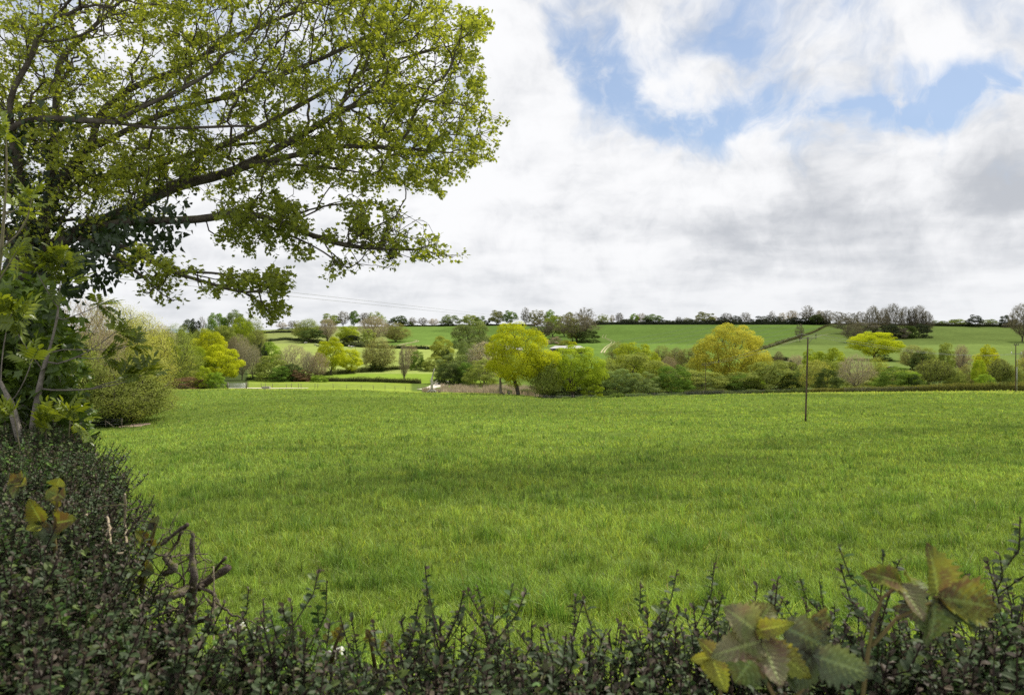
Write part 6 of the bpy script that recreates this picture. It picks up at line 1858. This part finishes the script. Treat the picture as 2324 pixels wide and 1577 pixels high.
# white umbels
M['petal'] = leaf_material('white_petal', (.72, .72, .66), .3, .3)
for cv, x, y, Y, lab in ((cv5, 1400, 1175, 2.1, 'white flower head at the tip of the long thin branch'), (cv5, 1530, 1192, 2.1, 'second white flower head, further out over the grass'), (cv6, 790, 1205, 1.9, 'white flower head among fresh bramble tips in the hedge'), (cv6, 620, 1435, 1.7, 'tiny white flower head low in the hedge')):
    rng = np.random.default_rng(int(x)); p = px(*cv(x, y), Y); o = root('cow_parsley', p, lab, 'flower', 'white flower heads in the hedge')
    mb = MB(); mb.tube([(0, 0, 0), (.01, .01, -.2), (0, .02, -.5)], .0022, 6); put('stem', mb.me('stem', M['stem_green']), o)
    m = 36 if x != 620 else 12; a = rng.uniform(0, 6.28, m); r = .021 * np.sqrt(rng.uniform(0, 1, m)); q = np.stack([r * np.cos(a) * 1.3, r * np.sin(a), rng.normal(0, .008, m)], -1)
    mb = MB(); mb.add(*scatter(ROUND, q, rng.normal(0, 1, (m, 3)), rng.normal(0, .4, (m, 3)) + np.array([0, -.4, 1]), .008, rng)); put('flower_head', mb.me('flower_head', M['petal'], False), o)


# ------------------------------------------------------------------ the grass of the pasture
def grass():
    rng = np.random.default_rng(5)
    parts = []
    def band(y0, y1, K, cap):
        n = int(K * 1.5 * math.log(y1 / y0)); y = y0 * (y1 / y0) ** rng.uniform(0, 1, n); t = rng.uniform(-.74, .74, n)
        return t * y, y
    X, Y = band(4.2, 168, 165000, 0)
    c = CX + F * X / Y
    ok = (Y < edge_d(c) - 1) & ~((Y < 5.8) & (X < -2.2 - (Y - 4.2) * .9))
    soil = (abs(Y - 97) < 2.2) & (c > 270) & (c < 342)
    ok &= ~soil | (rng.uniform(0, 1, len(X)) < .15)
    X, Y, c = X[ok], Y[ok], c[ok]; n = len(X)
    cs_ = np.maximum(.12, .0045 * Y); cell = np.where(Y < 60, cs_, cs_)
    lv = np.round(np.log2(cell / .12)); cell = .12 * 2 ** lv
    ix, iy = np.floor(X / cell), np.floor(Y / cell); sd0 = 300
    ccx = (ix + .2 + .6 * hash2(ix, iy, sd0)) * cell; ccy = (iy + .2 + .6 * hash2(ix, iy, sd0 + 1)) * cell; crand = hash2(ix, iy, sd0 + 2); crand2 = hash2(ix, iy, sd0 + 3)
    ox, oy = X - ccx, Y - ccy; X = ccx + ox * .62; Y = np.maximum(ccy + oy * .62, 4.15); orad = np.hypot(ox, oy) / cell
    tus = fbm(X / .45, Y / .45, 71, 3); big = fbm(X / 3.2, Y / 3.2, 81, 3); wide = fbm(X / 14., Y / 14., 91, 3); tus2 = fbm(X / .95 + 3, Y / .75, 95, 3)
    tuft = np.clip((tus * .62 + tus2 * .55 - .685) / .09, 0, 1)
    far = np.clip((Y - 25) / 80, 0, 1)
    h = (.085 + .15 * np.clip(tus * 1.1 + big * .6 - .45, 0, 1) + .08 * tuft) * rng.uniform(.55, 1.3, n) * (1 + .25 * far) * (.5 + 1.0 * crand)
    w = np.maximum(.0064, .00062 * Y) * rng.uniform(.7, 1.3, n)
    a = rng.uniform(0, 6.283, n); ux, uy = np.cos(a), np.sin(a)
    la = rng.normal(1.0, .9, n) + 2.4 * fbm(X / 1.1, Y / 1.1, 33, 2); ll = h * np.abs(rng.normal(.5, .3, n))
    oa = np.arctan2(oy, ox); wgt = np.clip(orad * 1.5, 0, .85)
    la = np.where(rng.uniform(0, 1, n) < wgt, oa + rng.normal(0, .5, n), la); ll = ll * (.6 + 1.0 * orad)
    lx, ly = np.cos(la) * ll, np.sin(la) * ll
    gz = ground(X, Y) - .01
    nearf = np.clip((190 - Y) / 60, 0, 1) * np.clip((Y - 3) / 4, 0, 1)
    gz = gz + nearf * ((fbm(X / .9, Y / .9, 51, 3) - .5) * .16 + (fbm(X / 3.5, Y / 3.5, 61, 2) - .5) * .18)
    gz = gz + .05 * tuft * np.clip((60 - Y) / 40, 0, 1)
    b = np.stack([X, Y, gz], -1); U = np.stack([ux * w / 2, uy * w / 2, 0 * w], -1)
    m1 = b + np.stack([lx * .30, ly * .30, h * .55], -1); tp = b + np.stack([lx, ly, h * (1 - .25 * np.minimum(ll / h, 1.2))], -1)
    V = np.stack([b - U, b + U, m1 + U * .85, m1 - U * .85, tp], 1).reshape(-1, 3)
    i = np.arange(n)[:, None] * 5
    base = np.array([.235, .340, .056]) * (1 - tuft[:, None]) + np.array([.135, .235, .036]) * tuft[:, None]
    col = base * (.72 + .56 * wide + .35 * (big - .5))[:, None] * ((1 + rng.uniform(-.55, .55, n) * (1 - .6 * far)) * (.62 + .76 * crand2))[:, None]
    yel = (rng.uniform(0, 1, n) < .10 + .2 * (big > .56)); col[yel] *= np.array([1.35, 1.1, .9])
    dry = rng.uniform(0, 1, n) < .014; col[dry] = np.array([.38, .32, .13]) * rng.uniform(.6, 1.1, dry.sum())[:, None]
    pale = rng.uniform(0, 1, n) < .05; col[pale] = col[pale] * 1.2 + np.array([.03, .04, .035])
    sunlit_band = (Y > edge_d(c) - 10); col[sunlit_band] *= np.array([1.6, 1.35, 1.5])  # blades lightened to paint in the sunlit far edge
    m, nn = newmat('grass_blades')
    at = nn.n('ShaderNodeAttribute', attribute_name='col')
    geo = nn.n('ShaderNodeNewGeometry'); nr = nn.v('NORMALIZE', nn.v('ADD', nn.v('SCALE', geo.outputs['Normal'], s=.65), (0, 0, .5)))
    d = nn.n('ShaderNodeBsdfDiffuse', ins={'Color': at.outputs['Color'], 'Normal': nr}); t = nn.n('ShaderNodeBsdfTranslucent', ins={'Color': nn.v('MULTIPLY', at.outputs['Color'], (1.15, 1.12, .7))})
    g = nn.n('ShaderNodeBsdfGlossy', ins={'Color': (1, 1, 1, 1), 'Roughness': .5})
    s = nn.n('ShaderNodeMixShader', ins={0: .42, 1: d.outputs[0], 2: t.outputs[0]})
    s = nn.n('ShaderNodeMixShader', ins={0: .014, 1: s.outputs[0], 2: g.outputs[0]})
    nn.n('ShaderNodeOutputMaterial', ins={0: s.outputs[0]})
    me = mesh('grass', V, [i + np.array([[0, 1, 2, 3]]), i + np.array([[3, 2, 4]])], m, {'col': np.repeat(col, 5, 0)}, False)
    put('grass', me, kind='stuff')


grass()
